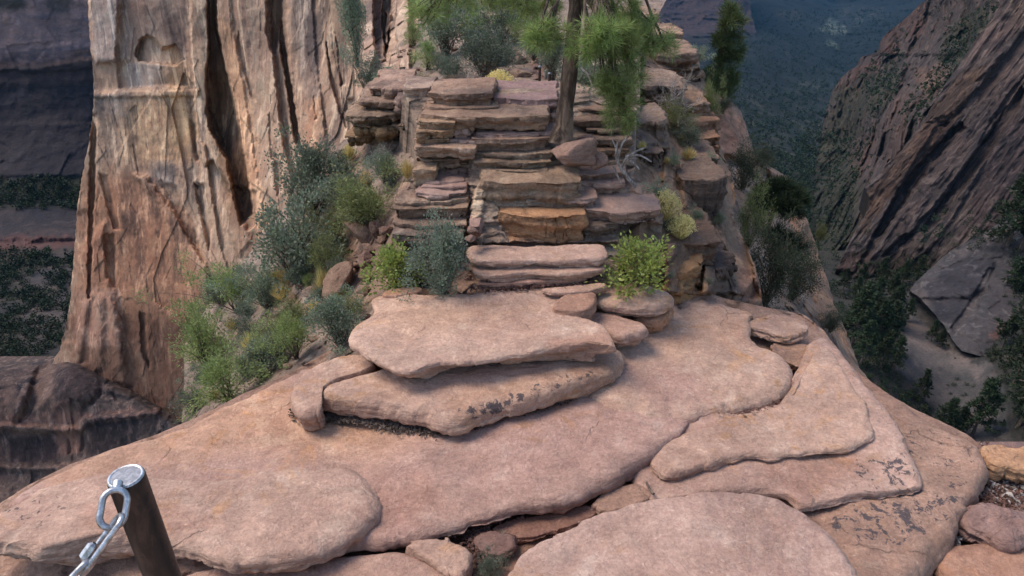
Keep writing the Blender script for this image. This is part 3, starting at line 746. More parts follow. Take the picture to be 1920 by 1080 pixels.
# (xl, xr, ytop, ybottom, extra toward viewer, material, tint)
B = 'beds'; K = 'beds_pink'
beds = [
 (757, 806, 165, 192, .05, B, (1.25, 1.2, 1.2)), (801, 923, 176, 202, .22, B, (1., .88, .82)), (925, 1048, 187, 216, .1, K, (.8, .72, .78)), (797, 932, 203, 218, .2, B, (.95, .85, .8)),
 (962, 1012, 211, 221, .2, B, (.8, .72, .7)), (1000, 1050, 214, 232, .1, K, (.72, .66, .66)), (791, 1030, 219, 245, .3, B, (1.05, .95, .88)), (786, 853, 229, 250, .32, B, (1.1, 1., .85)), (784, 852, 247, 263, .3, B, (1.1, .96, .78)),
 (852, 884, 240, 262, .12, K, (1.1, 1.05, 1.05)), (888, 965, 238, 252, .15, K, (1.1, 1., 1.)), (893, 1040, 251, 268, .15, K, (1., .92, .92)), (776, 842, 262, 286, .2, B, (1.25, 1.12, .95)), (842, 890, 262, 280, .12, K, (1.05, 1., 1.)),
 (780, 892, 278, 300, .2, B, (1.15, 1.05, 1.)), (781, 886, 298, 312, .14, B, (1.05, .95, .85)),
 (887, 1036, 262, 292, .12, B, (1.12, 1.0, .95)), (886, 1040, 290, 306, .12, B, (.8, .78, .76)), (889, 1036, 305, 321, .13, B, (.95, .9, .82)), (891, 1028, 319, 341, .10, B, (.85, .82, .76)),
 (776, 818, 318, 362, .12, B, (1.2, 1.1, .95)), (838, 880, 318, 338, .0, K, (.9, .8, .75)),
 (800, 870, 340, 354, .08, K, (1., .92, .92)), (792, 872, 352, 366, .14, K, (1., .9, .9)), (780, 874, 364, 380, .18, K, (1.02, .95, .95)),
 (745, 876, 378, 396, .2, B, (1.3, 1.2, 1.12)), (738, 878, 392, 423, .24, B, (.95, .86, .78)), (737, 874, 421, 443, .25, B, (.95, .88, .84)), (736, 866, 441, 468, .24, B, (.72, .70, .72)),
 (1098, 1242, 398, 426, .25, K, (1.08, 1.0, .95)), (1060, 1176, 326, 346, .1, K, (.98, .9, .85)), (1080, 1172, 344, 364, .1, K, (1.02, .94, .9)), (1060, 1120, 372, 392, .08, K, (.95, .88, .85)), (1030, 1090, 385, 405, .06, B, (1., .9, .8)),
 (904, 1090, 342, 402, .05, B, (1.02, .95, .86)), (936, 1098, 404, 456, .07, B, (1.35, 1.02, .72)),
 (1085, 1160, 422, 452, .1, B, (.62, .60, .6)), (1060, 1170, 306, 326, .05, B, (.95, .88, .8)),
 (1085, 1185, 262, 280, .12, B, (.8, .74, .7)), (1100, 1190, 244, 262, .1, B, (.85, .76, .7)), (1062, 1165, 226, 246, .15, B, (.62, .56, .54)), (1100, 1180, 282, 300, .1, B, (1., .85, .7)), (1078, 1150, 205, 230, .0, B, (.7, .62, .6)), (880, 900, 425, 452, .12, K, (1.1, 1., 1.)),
]
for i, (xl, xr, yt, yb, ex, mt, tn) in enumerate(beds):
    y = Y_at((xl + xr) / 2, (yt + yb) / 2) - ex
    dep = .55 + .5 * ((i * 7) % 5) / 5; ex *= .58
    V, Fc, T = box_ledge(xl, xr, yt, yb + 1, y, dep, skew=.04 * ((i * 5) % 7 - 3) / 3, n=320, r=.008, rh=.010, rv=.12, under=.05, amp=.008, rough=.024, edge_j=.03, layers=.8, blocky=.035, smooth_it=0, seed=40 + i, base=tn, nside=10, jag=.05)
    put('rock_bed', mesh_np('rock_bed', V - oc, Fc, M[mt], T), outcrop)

# steps of the trail below the outcrop
def ledge_obj(name, label, args, mat, cat='rock ledge', **kw):
    kw.setdefault('n', 220)
    return rock_obj(name, box_ledge(*args, **kw), M[mat], label, cat)
S('rock_step', 'wide pale top step of the trail between the grey-green and bright green shrubs',
  [(868, 470), (880, 458), (960, 457), (1060, 458), (1130, 458), (1142, 470), (1140, 484), (1100, 486), (1040, 489), (980, 487), (930, 490), (885, 489)],
  .93, .09, center=(1000, 473), y0=6., r=.04, under=.05, amp=.012, n=260, seed=70, cat='rock step', base=(1.05, 1.08, 1.12))
S('rock_step', 'thin lower step of the trail under the wide pale one',
  [(880, 505), (900, 494), (960, 495), (1040, 494), (1130, 493), (1138, 505), (1090, 510), (1040, 515), (990, 510), (940, 517), (900, 518)],
  .83, .07, center=(1010, 503), y0=5.9, r=.025, under=.05, amp=.012, n=260, seed=71, cat='rock step', layers=1.2)
S('rock_step', 'narrow bottom step half buried in red dirt at the back of the top slab',
  [(890, 525), (930, 518), (985, 518), (1050, 514), (1105, 512), (1100, 522), (1040, 527), (960, 530), (900, 533)],
  .75, .06, center=(1000, 523), y0=5.8, r=.02, under=.03, amp=.012, n=220, seed=72, cat='rock step', base=(.95, .85, .82))
# boulders under the pine
def crag(name, label, px, py, w, h, Y, seed, mat='beds_pink', squash=.8, rot=0., base=(1, 1, 1), cat='boulder'):
    """ an angular block: a fractured ball cut by planes """
    rg = np.random.default_rng(seed)
    nu, nv = 60, 34
    th = np.linspace(0, 2 * np.pi, nu, endpoint=False); ph = np.linspace(.001, np.pi - .001, nv)
    PH, TH = np.meshgrid(ph, th, indexing='ij')
    D = np.stack([np.sin(PH) * np.cos(TH), np.sin(PH) * np.sin(TH), np.cos(PH)], -1)
    rad = np.full(PH.shape, 1.25)
    nn = rg.normal(size=(11, 3)); nn /= np.linalg.norm(nn, axis=1)[:, None]
    for k in range(11):
        dd = (D @ nn[k]); lim = rg.uniform(.62, .95)
        rad = np.minimum(rad, np.where(dd > .05, lim / np.maximum(dd, .05), 9))
    V = D * rad[..., None]
    V += D * (.04 * fbm(V * 2.5 + seed, 4) + .05 * facet(V * 3 + seed))[..., None]
    c, s = math.cos(rot), math.sin(rot)
    V = np.stack([V[..., 0], V[..., 1], V[..., 2]], -1)
    dep = float(proj(at_y(px, py, Y))[2]); hw = w / F * dep / 2; hh = h / F * dep / 2
    mx = np.abs(V[..., 0]).max(); mz = np.abs(V[..., 2]).max()
    V = V * np.array([hw / mx, (hw + hh) * .5 * squash, hh / mz * 1.05])
    V = np.stack([c * V[..., 0] - s * V[..., 2], V[..., 1], s * V[..., 0] + c * V[..., 2]], -1)
    V = V + at_y(px, py, Y)
    T = np.ones((nu * nv, 4)); T[:, :3] = base; T[:, 3] = 0
    Fc = gridfaces(nv, nu, True)
    return rock_obj(name, (V.reshape(-1, 3), Fc, T), M[mat], label, cat)
crag('boulder', 'large angular pink boulder at the foot of the pine trunk', 1077, 287, 88, 58, 6.75, 3, rot=.15, base=(.9, .8, .76))
crag('boulder', 'small pink block to the right of the big angular boulder', 1123, 304, 36, 36, 6.8, 9, base=(1., .88, .82))
crag('boulder', 'flat pinkish block behind the big angular boulder', 1105, 264, 46, 26, 7.0, 12, base=(.85, .74, .7))
crag('boulder', 'small loose stone at the top of the crack left of the orange rock face', 884, 430, 20, 18, 5.95, 14, base=(1., .9, .85))
crag('boulder', 'small loose stone at the foot of the crack left of the orange rock face', 882, 447, 22, 18, 5.9, 15, base=(1.05, .95, .92))

# left shoulder: overhanging beds above the shrub slope
sh = thing('rock_outcrop', 'overhanging layered rocks left of the outcrop, above the shrub slope', 'rock outcrop', tuple(float(v) for v in at_y(715, 265, 8.6)))
so_ = np.array(sh.location)
for i, (xl, xr, yt, yb, y, mt, tn) in enumerate([
    (690, 757, 168, 196, 8.5, B, (1.25, 1.12, 1.08)), (672, 752, 192, 222, 8.3, B, (.95, .88, .84)), (650, 748, 217, 244, 8.2, B, (1.05, 1., .9)), (671, 735, 241, 264, 8.3, B, (1.1, .98, .72)),
    (648, 690, 256, 276, 8.4, B, (.9, .8, .62)), (733, 782, 236, 262, 8.2, B, (1., .95, .9)), (741, 800, 190, 234, 8.0, B, (1.0, .92, .98)), (755, 790, 232, 270, 7.9, B, (1.25, 1.2, 1.05)), (690, 775, 258, 300, 8.7, 'scree', (1., .95, .9))]):
    V, Fc, T = box_ledge(xl, xr, yt, yb, y, 1.3, n=300, r=.02, rh=.025, rv=.2, blocky=.06, smooth_it=0, under=.16, amp=.03, rough=.04, edge_j=.06, layers=1.4, seed=90 + i, base=tn, jag=.12)
    put('rock_bed', mesh_np('rock_bed', V - so_, Fc, M[mt], T), sh)

# ------------------------------------------------------------------ slope of soil and shrubs on the left
rows = [(262, 642, 770), (290, 620, 790), (330, 560, 790), (380, 545, 780), (430, 500, 770), (480, 465, 750), (520, 430, 745), (560, 400, 740), (600, 372, 730), (650, 345, 700), (700, 345, 640), (750, 345, 520), (790, 340, 430)]
ctrl = [(640, 270, 9.5), (760, 270, 8.3), (780, 330, 7.2), (780, 400, 6.7), (745, 450, 6.4), (740, 520, 6.0), (700, 580, 5.7), (640, 640, 5.5), (560, 690, 5.3), (430, 770, 5.0), (345, 790, 5.6),
        (620, 330, 9.0), (560, 380, 9.6), (640, 420, 7.8), (500, 460, 9.4), (600, 520, 7.0), (440, 540, 9.0), (540, 600, 6.6), (400, 620, 8.4), (350, 700, 7.4), (470, 680, 6.2), (650, 500, 6.8)]
V, Fc, T, SURF_L = relief(rows, ctrl, 220, 240, disp=lambda X, Y, P: .13 * fbm(P * 1.2, 5) + .05 * facet(P * 3.1, .5) + .04 * fbm(P * 6, 4),
    skirt={'l': .5, 'r': (.4, 1.2, -.8), 'b': (0, -.4, -4), 't': (0, 1.5, -.5)}, nsk=12, seed=5,
    paint=[([(640, 430), (760, 400), (740, 560), (640, 590), (600, 560)], (1.0, .84, .76), .8, 15), ([(640, 290), (700, 280), (660, 330), (600, 340)], (1.2, 1.1, 1.), .8, 10)])
rock_obj('hillside', (V, Fc, T), M['scree'], 'steep scree slope with shrubs left of the outcrop', 'hillside', kind='structure')
def YL(px, py): return float(SURF_L(px, py)[1])

# slabs and rubble lying on that slope
for k, (lab, px, py, w, h, dy, sd, rot, bs) in enumerate([
    ('long tilted slab with a shaded underside, topmost on the shrub slope', 680, 435, 96, 44, .35, 31, -.55, (.95, .82, .74)),
    ('pointed tan slab leaning downhill, left of the rubble', 638, 533, 62, 92, .3, 32, -.5, (.98, .84, .74)),
    ('dark red block behind the tilted slab, against the outcrop', 706, 428, 26, 40, .3, 33, .2, (.72, .6, .56)),
    ('rounded block beside the dark red block, against the outcrop', 724, 432, 30, 24, .3, 34, 0, (.9, .75, .7)),
    ('leaning flake halfway down the rubble', 716, 450, 18, 26, .3, 35, -.5, (1., .84, .74)),
    ('striped block at the foot of the outcrop in the rubble', 715, 475, 38, 26, .3, 36, -.1, (.85, .76, .66)),
    ('pinkish block in the middle of the rubble', 688, 490, 36, 34, .25, 37, -.4, (.85, .70, .66)),
    ('flat block low in the rubble, above the top slab', 718, 492, 44, 18, .3, 38, 0, (.95, .84, .76)),
    ('narrow tilted flake in the upper rubble', 693, 466, 34, 14, .3, 39, -.6, (1., .84, .76)),
    ('small angular stone near the left end of the top slab', 686, 520, 30, 20, .25, 40, .1, (.85, .7, .66)),
    ('pale stone at the lower edge of the rubble', 682, 545, 30, 20, .25, 41, -.3, (1.05, .92, .84)),
    ('brown stone between the leaning slab and the top slab', 664, 575, 34, 22, .25, 42, -.3, (.9, .78, .7)),
    ('orange-tinted stone on the open slope among the shrubs', 545, 560, 26, 18, .2, 43, 0, (1.05, .84, .68)),
    ('pale stone under the big grey-green bush', 585, 545, 38, 22, .2, 44, .1, (1.1, 1., .92)),
    ('purplish plate beside the left tip of the top slab', 681, 596, 30, 14, .3, 45, .1, (.62, .52, .56))]):
    crag('rock', lab, px, py, w, h, YL(px, py) - dy * .5, sd, 'scree', .8, rot, bs, 'rock')
S('rock_slab', 'flat tan plate lying along the back left edge of the top slab, below the green shrub',
  [(716, 552), (740, 540), (790, 534), (800, 542), (770, 550), (730, 556)], .68, .06, center=(757, 545), y0=5.6, r=.02, under=.02, amp=.01, n=160, seed=73, base=(.9, .8, .74))
_pm = []
for sdd in range(5):
    V, Fc, T = pebble_mesh(sdd); T[:, :3] = [(1, .86, .78), (.85, .74, .7), (1.1, 1., .92), (.8, .66, .62), (1., .9, .8)][sdd]
    _pm.append(mesh_np('loose_stone', V, Fc, M['scree'], T))
_k = 0
rg = np.random.default_rng(5)
def stone(px, py, Y, sz, label, group):
    global _k
    o = bpy.data.objects.new('loose_stone', _pm[_k % 5]); COL.objects.link(o); _k += 1
    o.location = at_y(px, py, Y); o.scale = (sz, sz * rg.uniform(.7, 1.1), sz * rg.uniform(.5, .9))
    o.rotation_euler = (rg.uniform(-.4, .4), rg.uniform(-.4, .4), rg.uniform(0, 6.3))
    tag(o, label, 'stone', group)
for i in range(60):
    t = rg.uniform(0, 1); px = 730 - 190 * t + rg.uniform(-40, 35); py = 420 + 170 * t + rg.uniform(-30, 40)
    if 660 < px and py > 590: continue
    stone(px, py, YL(px, py) - .02, rg.uniform(.02, .075), 'small angular stone lying in the rubble on the left slope', 'loose stones on the left slope')
for i in range(26):
    px = rg.uniform(470, 700); py = rg.uniform(290, 420) if px > 590 else rg.uniform(560, 690)
    if py > 560: px = rg.uniform(470, 600)
    stone(px, py, YL(px, py) - .02, rg.uniform(.03, .1), 'pale stone half buried in the soil between the shrubs', 'stones between the shrubs')
for i in range(22):
    px = rg.uniform(890, 1130); py = rg.uniform(518, 537)
    P = at_z(px, py, .71); stone(px, py, float(P[1]), rg.uniform(.008, .022), 'pebble on the red dirt behind the top slab', 'pebbles behind the top slab')
for i in range(24):
    px, py = [(rg.uniform(880, 935), rg.uniform(1005, 1070)), (rg.uniform(1160, 1180), rg.uniform(935, 945)), (rg.uniform(560, 760), rg.uniform(772, 800)), (rg.uniform(1340, 1440), rg.uniform(768, 784))][int(rg.integers(0, 4))]
    P = at_z(px, py, .17 if py < 900 else .0); stone(px, py, float(P[1]), rg.uniform(.008, .02), 'crumb of red rock in the gap under a ledge', 'crumbs under the ledges')
for i in range(60):
    px = rg.uniform(1835, 1960); py = rg.uniform(885, 950)
    P = at_z(px, py, -.21); stone(px, py, float(P[1]), rg.uniform(.008, .022), 'small red stone in the gravel pocket', 'stones in the gravel pocket')

# litter caught under the ledges: needles, bark and grit nobody could count
def litter(name, label, zones, n, seed, z, size=.018, col='stem'):
    rg = np.random.default_rng(seed); C = []
    for k in range(n):
        poly, w = zones[int(rg.integers(0, len(zones)))]
        poly = np.asarray(poly, float); i = int(rg.integers(0, len(poly) - 1)); t = rg.random()
        p = poly[i] * (1 - t) + poly[i + 1] * t + rg.normal(size=2) * w
        C.append(p)
    C = np.array(C); P = at_z(C[:, 0], C[:, 1], z) + np.stack([0 * C[:, 0], 0 * C[:, 0], rg.uniform(0, .012, n)], 1)
    A = rg.normal(size=(n, 3)) * np.array([1, 1, .35]); A /= np.linalg.norm(A, axis=1)[:, None]
    Bv = np.cross(A, rg.normal(size=(n, 3))); Bv /= np.linalg.norm(Bv, axis=1)[:, None]
    L = size * rg.uniform(.3, 1.5, (n, 1)); Wd = L * rg.uniform(.12, .7, (n, 1))
    V = np.stack([P - A * L, P + Bv * Wd, P + A * L, P - Bv * Wd, P + np.cross(A, Bv) * Wd], 1).reshape(-1, 3)
    b = np.arange(n)[:, None] * 5
    Fc = np.concatenate([b + np.array([[0, 1, 4]]), b + np.array([[1, 2, 4]]), b + np.array([[2, 3, 4]]), b + np.array([[3, 0, 4]])], 0)
    T = np.repeat(np.concatenate([rg.uniform(.35, 1.1, (n, 1)) * np.array([[1, .9, .85]]), np.zeros((n, 1))], 1), 5, 0)
    o = put(name, mesh_np(name, V, Fc, M[col], T, False)); return tag(o, label, 'litter', None, 'stuff')
litter('litter', 'dark plant litter and grit along the foot of the stacked slabs', [([(548, 776), (600, 782), (660, 786), (720, 796), (760, 802), (830, 812)], 5), ([(830, 812), (950, 785), (1060, 748), (1150, 712)], 3.5)], 2600, 3, .185)
litter('litter', 'brown grit caught under the upper right ledge', [([(1318, 786), (1400, 772), (1470, 748), (1495, 715)], 5)], 900, 4, .10, .016, 'redsoil')
litter('litter', 'grit and needles in the gap below the largest ledge', [([(690, 1026), (780, 1012), (870, 996), (950, 968), (1060, 948), (1150, 915)], 5), ([(890, 1000), (920, 1040), (900, 1070)], 14)], 1600, 5, .0, .018, 'redsoil')
litter('litter', 'dirt along the back of the top slab and under the trail steps', [([(880, 540), (960, 538), (1060, 532), (1130, 524)], 4), ([(870, 520), (1000, 516), (1130, 510)], 3)], 1500, 6, .70, .018, 'redsoil')
litter('litter', 'bleached twigs and chips over the red gravel at the right rim', [([(1850, 900), (1910, 910), (1960, 930)], 22), ([(1720, 1050), (1760, 1020), (1790, 1000)], 14)], 500, 7, -.2, .026, 'twig')
litter('litter', 'red chips scattered over the gravel pocket at the right rim', [([(1850, 890), (1910, 910), (1960, 930)], 26), ([(1840, 930), (1960, 950)], 12)], 2200, 8, -.21, .02, 'redsoil')

# ------------------------------------------------------------------ hillside above the outcrop
rows = [(-90, 800, 1290), (0, 792, 1250), (60, 782, 1215), (120, 778, 1200), (150, 760, 1200), (172, 690, 1200), (230, 690, 1200)]
ctrl = [(960, -90, 24), (960, 0, 17), (800, 0, 19), (1200, 0, 17), (900, 60, 13.5), (1100, 60, 13), (760, 100, 13), (960, 110, 11.), (1150, 110, 11.), (700, 170, 10.5), (850, 170, 9.4), (1000, 180, 8.9), (1180, 180, 9.3), (960, 225, 8.2), (700, 230, 9.6), (1150, 225, 8.6)]
offs = [([(955, 128), (1000, 126), (1012, 150), (950, 150)], .25, 3), ([(950, 148), (1040, 146), (1040, 164), (950, 164)], .15, 3), ([(1000, 90), (1012, 90), (1010, 128), (1000, 128)], .2, 3), ([(825, 135), (865, 140), (878, 172), (830, 172)], .2, 5), ([(860, 40), (930, 10), (940, 40), (870, 70)], .5, 8)]
V, Fc, T, SURF_H = relief(rows, ctrl, 240, 160, offs=offs, disp=lambda X, Y, P: .22 * fbm(P * .8, 5) + .10 * facet(P * 1.7, .6) + .05 * fbm(P * 4, 4),
    skirt={'t': (0, 8, .5), 'l': .4, 'b': (0, -.2, -1)}, seed=6,
    paint=[([(985, 85), (1045, 100), (1050, 200), (960, 200), (1000, 160), (1000, 120)], (.95, .70, .64), .85, 8), ([(860, 20), (950, 20), (900, 80), (860, 70)], (1.15, 1.1, 1.05), .7, 10)])
rock_obj('hillside', (V, Fc, T), M['scree'], 'rocky hillside with the trail rising behind the outcrop', 'hillside', kind='structure')
def YH(px, py): return float(SURF_H(px, py)[1])
for k, (lab, px, py, w, h, sd) in enumerate([('pale boulder at the rim just behind the upper left bed', 852, 160, 60, 42, 51), ('rounded tan boulder beside the trail below the dark shrubs', 915, 138, 60, 40, 52), ('split ochre ledge left of the trail', 975, 140, 52, 22, 53),
      ('pale rock high on the hillside between the dark shrubs', 900, 45, 56, 48, 54), ('broken block at the turn of the trail', 972, 112, 34, 34, 55), ('pale rock at the top of the hillside beneath the pine boughs', 975, 25, 30, 30, 56)]):
    crag('boulder', lab, px, py, w, h, YH(px, py) - .1, sd, 'scree', .8, .05 * k, (1.02, .92, .84))
for i in range(40):
    px = rg.uniform(700, 900); py = rg.uniform(90, 172)
    stone(px, py, YH(px, py) - .05, rg.uniform(.03, .1), 'pale stone on the hillside behind the outcrop', 'stones on the upper hillside')

# ------------------------------------------------------------------ right flank of the ridge
strat = lambda P, f, a: a * (perlin(np.stack([P[..., 0] * .25, P[..., 1] * .25, P[..., 2] * f], -1)) + .5 * perlin(np.stack([P[..., 0] * .6, P[..., 1] * .6, P[..., 2] * f * 2.3 + 9], -1)))
rows = [(20, 1150, 1180), (30, 1150, 1235), (45, 1160, 1242), (62, 1165, 1258), (75, 1165, 1285), (90, 1170, 1303), (130, 1180, 1314), (190, 1180, 1330), (230, 1185, 1341), (280, 1180, 1352), (330, 1180, 1372), (370, 1190, 1379), (405, 1200, 1375),
        (435, 1200, 1388), (460, 1200, 1400), (500, 1190, 1416), (535, 1190, 1426), (575, 1200, 1430)]
ctrl = [(1160, 25, 15), (1240, 35, 15.5), (1180, 80, 13), (1300, 90, 14), (1190, 150, 10.8), (1320, 150, 12.5), (1190, 230, 8.9), (1340, 230, 11), (1190, 300, 7.8), (1350, 300, 9.8), (1210, 380, 6.9), (1375, 380, 8.9),
        (1200, 440, 6.35), (1330, 440, 7.5), (1390, 440, 8.2), (1260, 480, 6.3), (1415, 500, 7.4), (1200, 560, 5.95), (1330, 560, 6.4), (1425, 560, 7.0)]
offs = [([(1205, 95), (1300, 98), (1315, 130), (1230, 138), (1205, 120)], .4, 3), ([(1245, 130), (1310, 135), (1312, 152), (1240, 160), (1235, 145)], -.45, 3),
        ([(1203, 156), (1270, 160), (1275, 196), (1205, 192)], .3, 3), ([(1190, 225), (1250, 232), (1255, 278), (1190, 285)], .3, 4), ([(1190, 285), (1246, 282), (1242, 345), (1200, 345)], -.12, 4),
        ([(1272, 300), (1345, 302), (1350, 324), (1275, 326)], .28, 3), ([(1280, 326), (1352, 326), (1350, 336), (1280, 334)], -.2, 2), ([(1270, 336), (1340, 330), (1352, 390), (1358, 440), (1320, 445), (1290, 400)], .12, 4),
        ([(1250, 455), (1345, 455), (1340, 556), (1250, 550)], .25, 4), ([(1320, 498), (1370, 494), (1385, 550), (1315, 550)], .2, 4), ([(1308, 496), (1322, 496), (1314, 545), (1304, 545)], -.1, 2),
        ([(1355, 330), (1372, 335), (1398, 460), (1425, 560), (1385, 560), (1362, 430)], -.18, 5), ([(1180, 25), (1240, 35), (1240, 48), (1180, 42)], .5, 2)]
paint = [([(1195, 230), (1250, 235), (1250, 280), (1195, 280)], (.72, .74, .78), .8, 6), ([(1280, 335), (1340, 335), (1352, 440), (1300, 440)], (.58, .56, .56), .85, 8), ([(1250, 460), (1340, 460), (1330, 500), (1250, 490)], (.62, .55, .5), .8, 8),
         ([(1270, 500), (1330, 490), (1320, 545), (1290, 548)], (1.25, 1.0, .68), .8, 8), ([(1330, 500), (1375, 500), (1380, 550), (1325, 550)], (.6, .58, .6), .8, 6), ([(1260, 195), (1345, 200), (1350, 300), (1270, 300)], (1.15, .95, .85), .7, 12),
         ([(1180, 25), (1300, 40), (1310, 130), (1210, 130)], (1.3, 1.15, 1.02), .75, 12), ([(1390, 500), (1430, 510), (1430, 570), (1380, 560)], (1.3, 1.0, .9), .7, 8), ([(1240, 285), (1252, 285), (1246, 345), (1236, 345)], (1.3, .95, .6), .8, 4)]
V, Fc, T, SURF_F = relief(rows, ctrl, 240, 400, offs=offs, paint=paint, disp=lambda X, Y, P: strat(P, 7., .10) + .06 * facet(P * np.array([1.6, 1.6, 3.2]), .4) + .10 * fbm(P * 1.3, 5) + .05 * fbm(P * np.array([3, 3, 9.]), 4),
    skirt={'r': .4, 't': (0, 5, 0), 'b': (.2, -.5, -4), 'l': (-.8, .8, -1)}, nsk=12, seed=8, base=(1.12, 1.0, .88))
rock_obj('cliff', (V, Fc, T), M['flank'], 'layered grey-brown flank of the ridge, right of the pine', 'cliff')
def YF(px, py): return float(SURF_F(px, py)[1])
ledge_obj('rock_slab', 'flat pale caprock jutting out at the top of the right flank', (1172, 1240, 26, 46, 14.6, 1.6), 'beds', cat='rock slab', r=.03, rh=.04, blocky=.08, under=.1, rough=.04, edge_j=.1, seed=120, base=(1.25, 1.12, 1.02))
ledge_obj('rock_slab', 'second caprock bed stepping down the right flank', (1195, 1290, 62, 92, 13.3, 1.6), 'beds', cat='rock slab', r=.04, rh=.05, blocky=.08, under=.15, rough=.05, edge_j=.12, seed=121, base=(1.1, 1., .92))
ledge_obj('rock_slab', 'thick rounded bed overhanging a dark slot on the right flank', (1215, 1314, 100, 136, 11.9, 1.5), 'beds', cat='rock slab', r=.06, rh=.08, blocky=.08, under=.22, rough=.05, edge_j=.1, seed=122, base=(.98, .9, .86))
ledge_obj('rock_slab', 'grey lichen-covered block on the right flank beside the pine boughs', (1203, 1290, 158, 196, 9.9, 1.2), 'flank', cat='rock slab', r=.03, rh=.04, blocky=.08, under=.1, rough=.05, edge_j=.08, seed=123, base=(1.1, 1.08, 1.05))
ledge_obj('rock_slab', 'dark block with a jagged underside jutting from the right flank', (1274, 1352, 300, 328, 8.7, 1.0), 'flank', cat='rock slab', r=.02, rh=.03, blocky=.06, under=.16, rough=.05, edge_j=.06, seed=124, base=(.7, .68, .7))
fl = thing('rock_outcrop', 'brown stacked beds and blocks stepping down the right flank beside the straw-yellow bushes', 'rock outcrop', tuple(float(v) for v in at_y(1300, 400, 8.3)))
fo = np.array(fl.location)
for i, (xl, xr, yt, yb, ex, mt, tn) in enumerate([(1192, 1334, 197, 224, .12, 'flank', (1.25, 1.1, .95)), (1252, 1344, 226, 258, .12, 'flank', (1.3, 1.05, .88)), (1262, 1350, 260, 290, .12, 'flank', (1.35, 1.08, .9)), (1192, 1250, 228, 282, .16, 'flank', (.85, .88, .92)), (1190, 1244, 286, 345, .05, 'flank', (.8, .78, .78)),
      (1274, 1356, 336, 444, .12, 'flank', (.62, .61, .63)),
      (1248, 1346, 456, 502, .16, 'flank', (.75, .66, .6)), (1256, 1322, 500, 550, .14, B, (1.0, .78, .52)), (1322, 1378, 496, 548, .12, 'flank', (.62, .6, .62)), (1255, 1318, 138, 160, .02, B, (1.0, .88, .78))]):
    V, Fc, T = box_ledge(xl, xr, yt, yb + 1, YF((xl + xr) / 2, (yt + yb) / 2) - ex * .45, .9, skew=.5 if xl > 1335 else .12, n=260, r=.02, rh=.025, rv=.12, under=.02, amp=.02, rough=.05, edge_j=.05, layers=1.2, seed=150 + i, base=tn, jag=.1, blocky=.07, smooth_it=0)
    put('rock_bed', mesh_np('rock_bed', V - fo, Fc, M[mt], T), fl)
# second shoulder, further down
rows = [(150, 1290, 1330), (165, 1290, 1352), (185, 1290, 1368), (205, 1290, 1386), (230, 1295, 1398), (262, 1300, 1407), (290, 1310, 1416), (310, 1320, 1440), (330, 1330, 1474), (350, 1340, 1487), (400, 1350, 1508), (440, 1360, 1524), (480, 1370, 1536),
        (520, 1380, 1550), (570, 1390, 1564), (610, 1400, 1582), (650, 1430, 1597), (690, 1480, 1612), (730, 1520, 1645)]
ctrl = [(1300, 155, 24), (1360, 185, 23), (1400, 260, 21), (1320, 300, 18), (1410, 300, 20), (1480, 350, 21), (1360, 400, 14), (1505, 420, 18), (1400, 500, 11), (1530, 500, 16), (1420, 570, 9), (1560, 570, 13.5), (1480, 640, 8), (1590, 650, 11.5), (1560, 720, 8.6), (1640, 730, 9.5)]
offs = [([(1320, 170), (1350, 180), (1390, 260), (1400, 300), (1340, 290), (1325, 230)], .8, 8), ([(1440, 318), (1475, 330), (1488, 352), (1455, 360)], .8, 5), ([(1490, 370), (1520, 420), (1500, 440), (1480, 400)], .5, 6), ([(1515, 500), (1545, 510), (1580, 600), (1540, 600)], .4, 6), ([(1425, 540), (1510, 560), (1500, 580), (1430, 575)], .3, 4)]
paint = [([(1320, 165), (1370, 180), (1420, 300), (1330, 300)], (1.5, 1.08, .92), .8, 12), ([(1440, 318), (1490, 340), (1500, 440), (1470, 400)], (1.5, 1.1, .92), .8, 8), ([(1490, 380), (1530, 400), (1600, 680), (1540, 600), (1500, 470)], (1.3, 1.05, .85), .7, 10)]
V, Fc, T, SURF_F2 = relief(rows, ctrl, 200, 300, offs=offs, paint=paint, disp=lambda X, Y, P: strat(P, 4., .22) + .12 * facet(P * np.array([.8, .8, 1.6]), .4) + .24 * fbm(P * .7, 6),
    skirt={'r': .5, 't': .5, 'b': (.3, -.3, -10), 'l': (-3, 3, -2)}, nsk=12, seed=9)
rock_obj('cliff', (V, Fc, T), M['flank'], 'reddish shoulder of the ridge below the far pine, dropping to the canyon', 'cliff')
def YF2(px, py): return float(SURF_F2(px, py)[1])
# ------------------------------------------------------------------ canyon walls and valley
colm = lambda P, f, zf, o=4: fbm(np.stack([P[..., 0] * f, P[..., 1] * f, P[..., 2] * f * zf], -1), o)
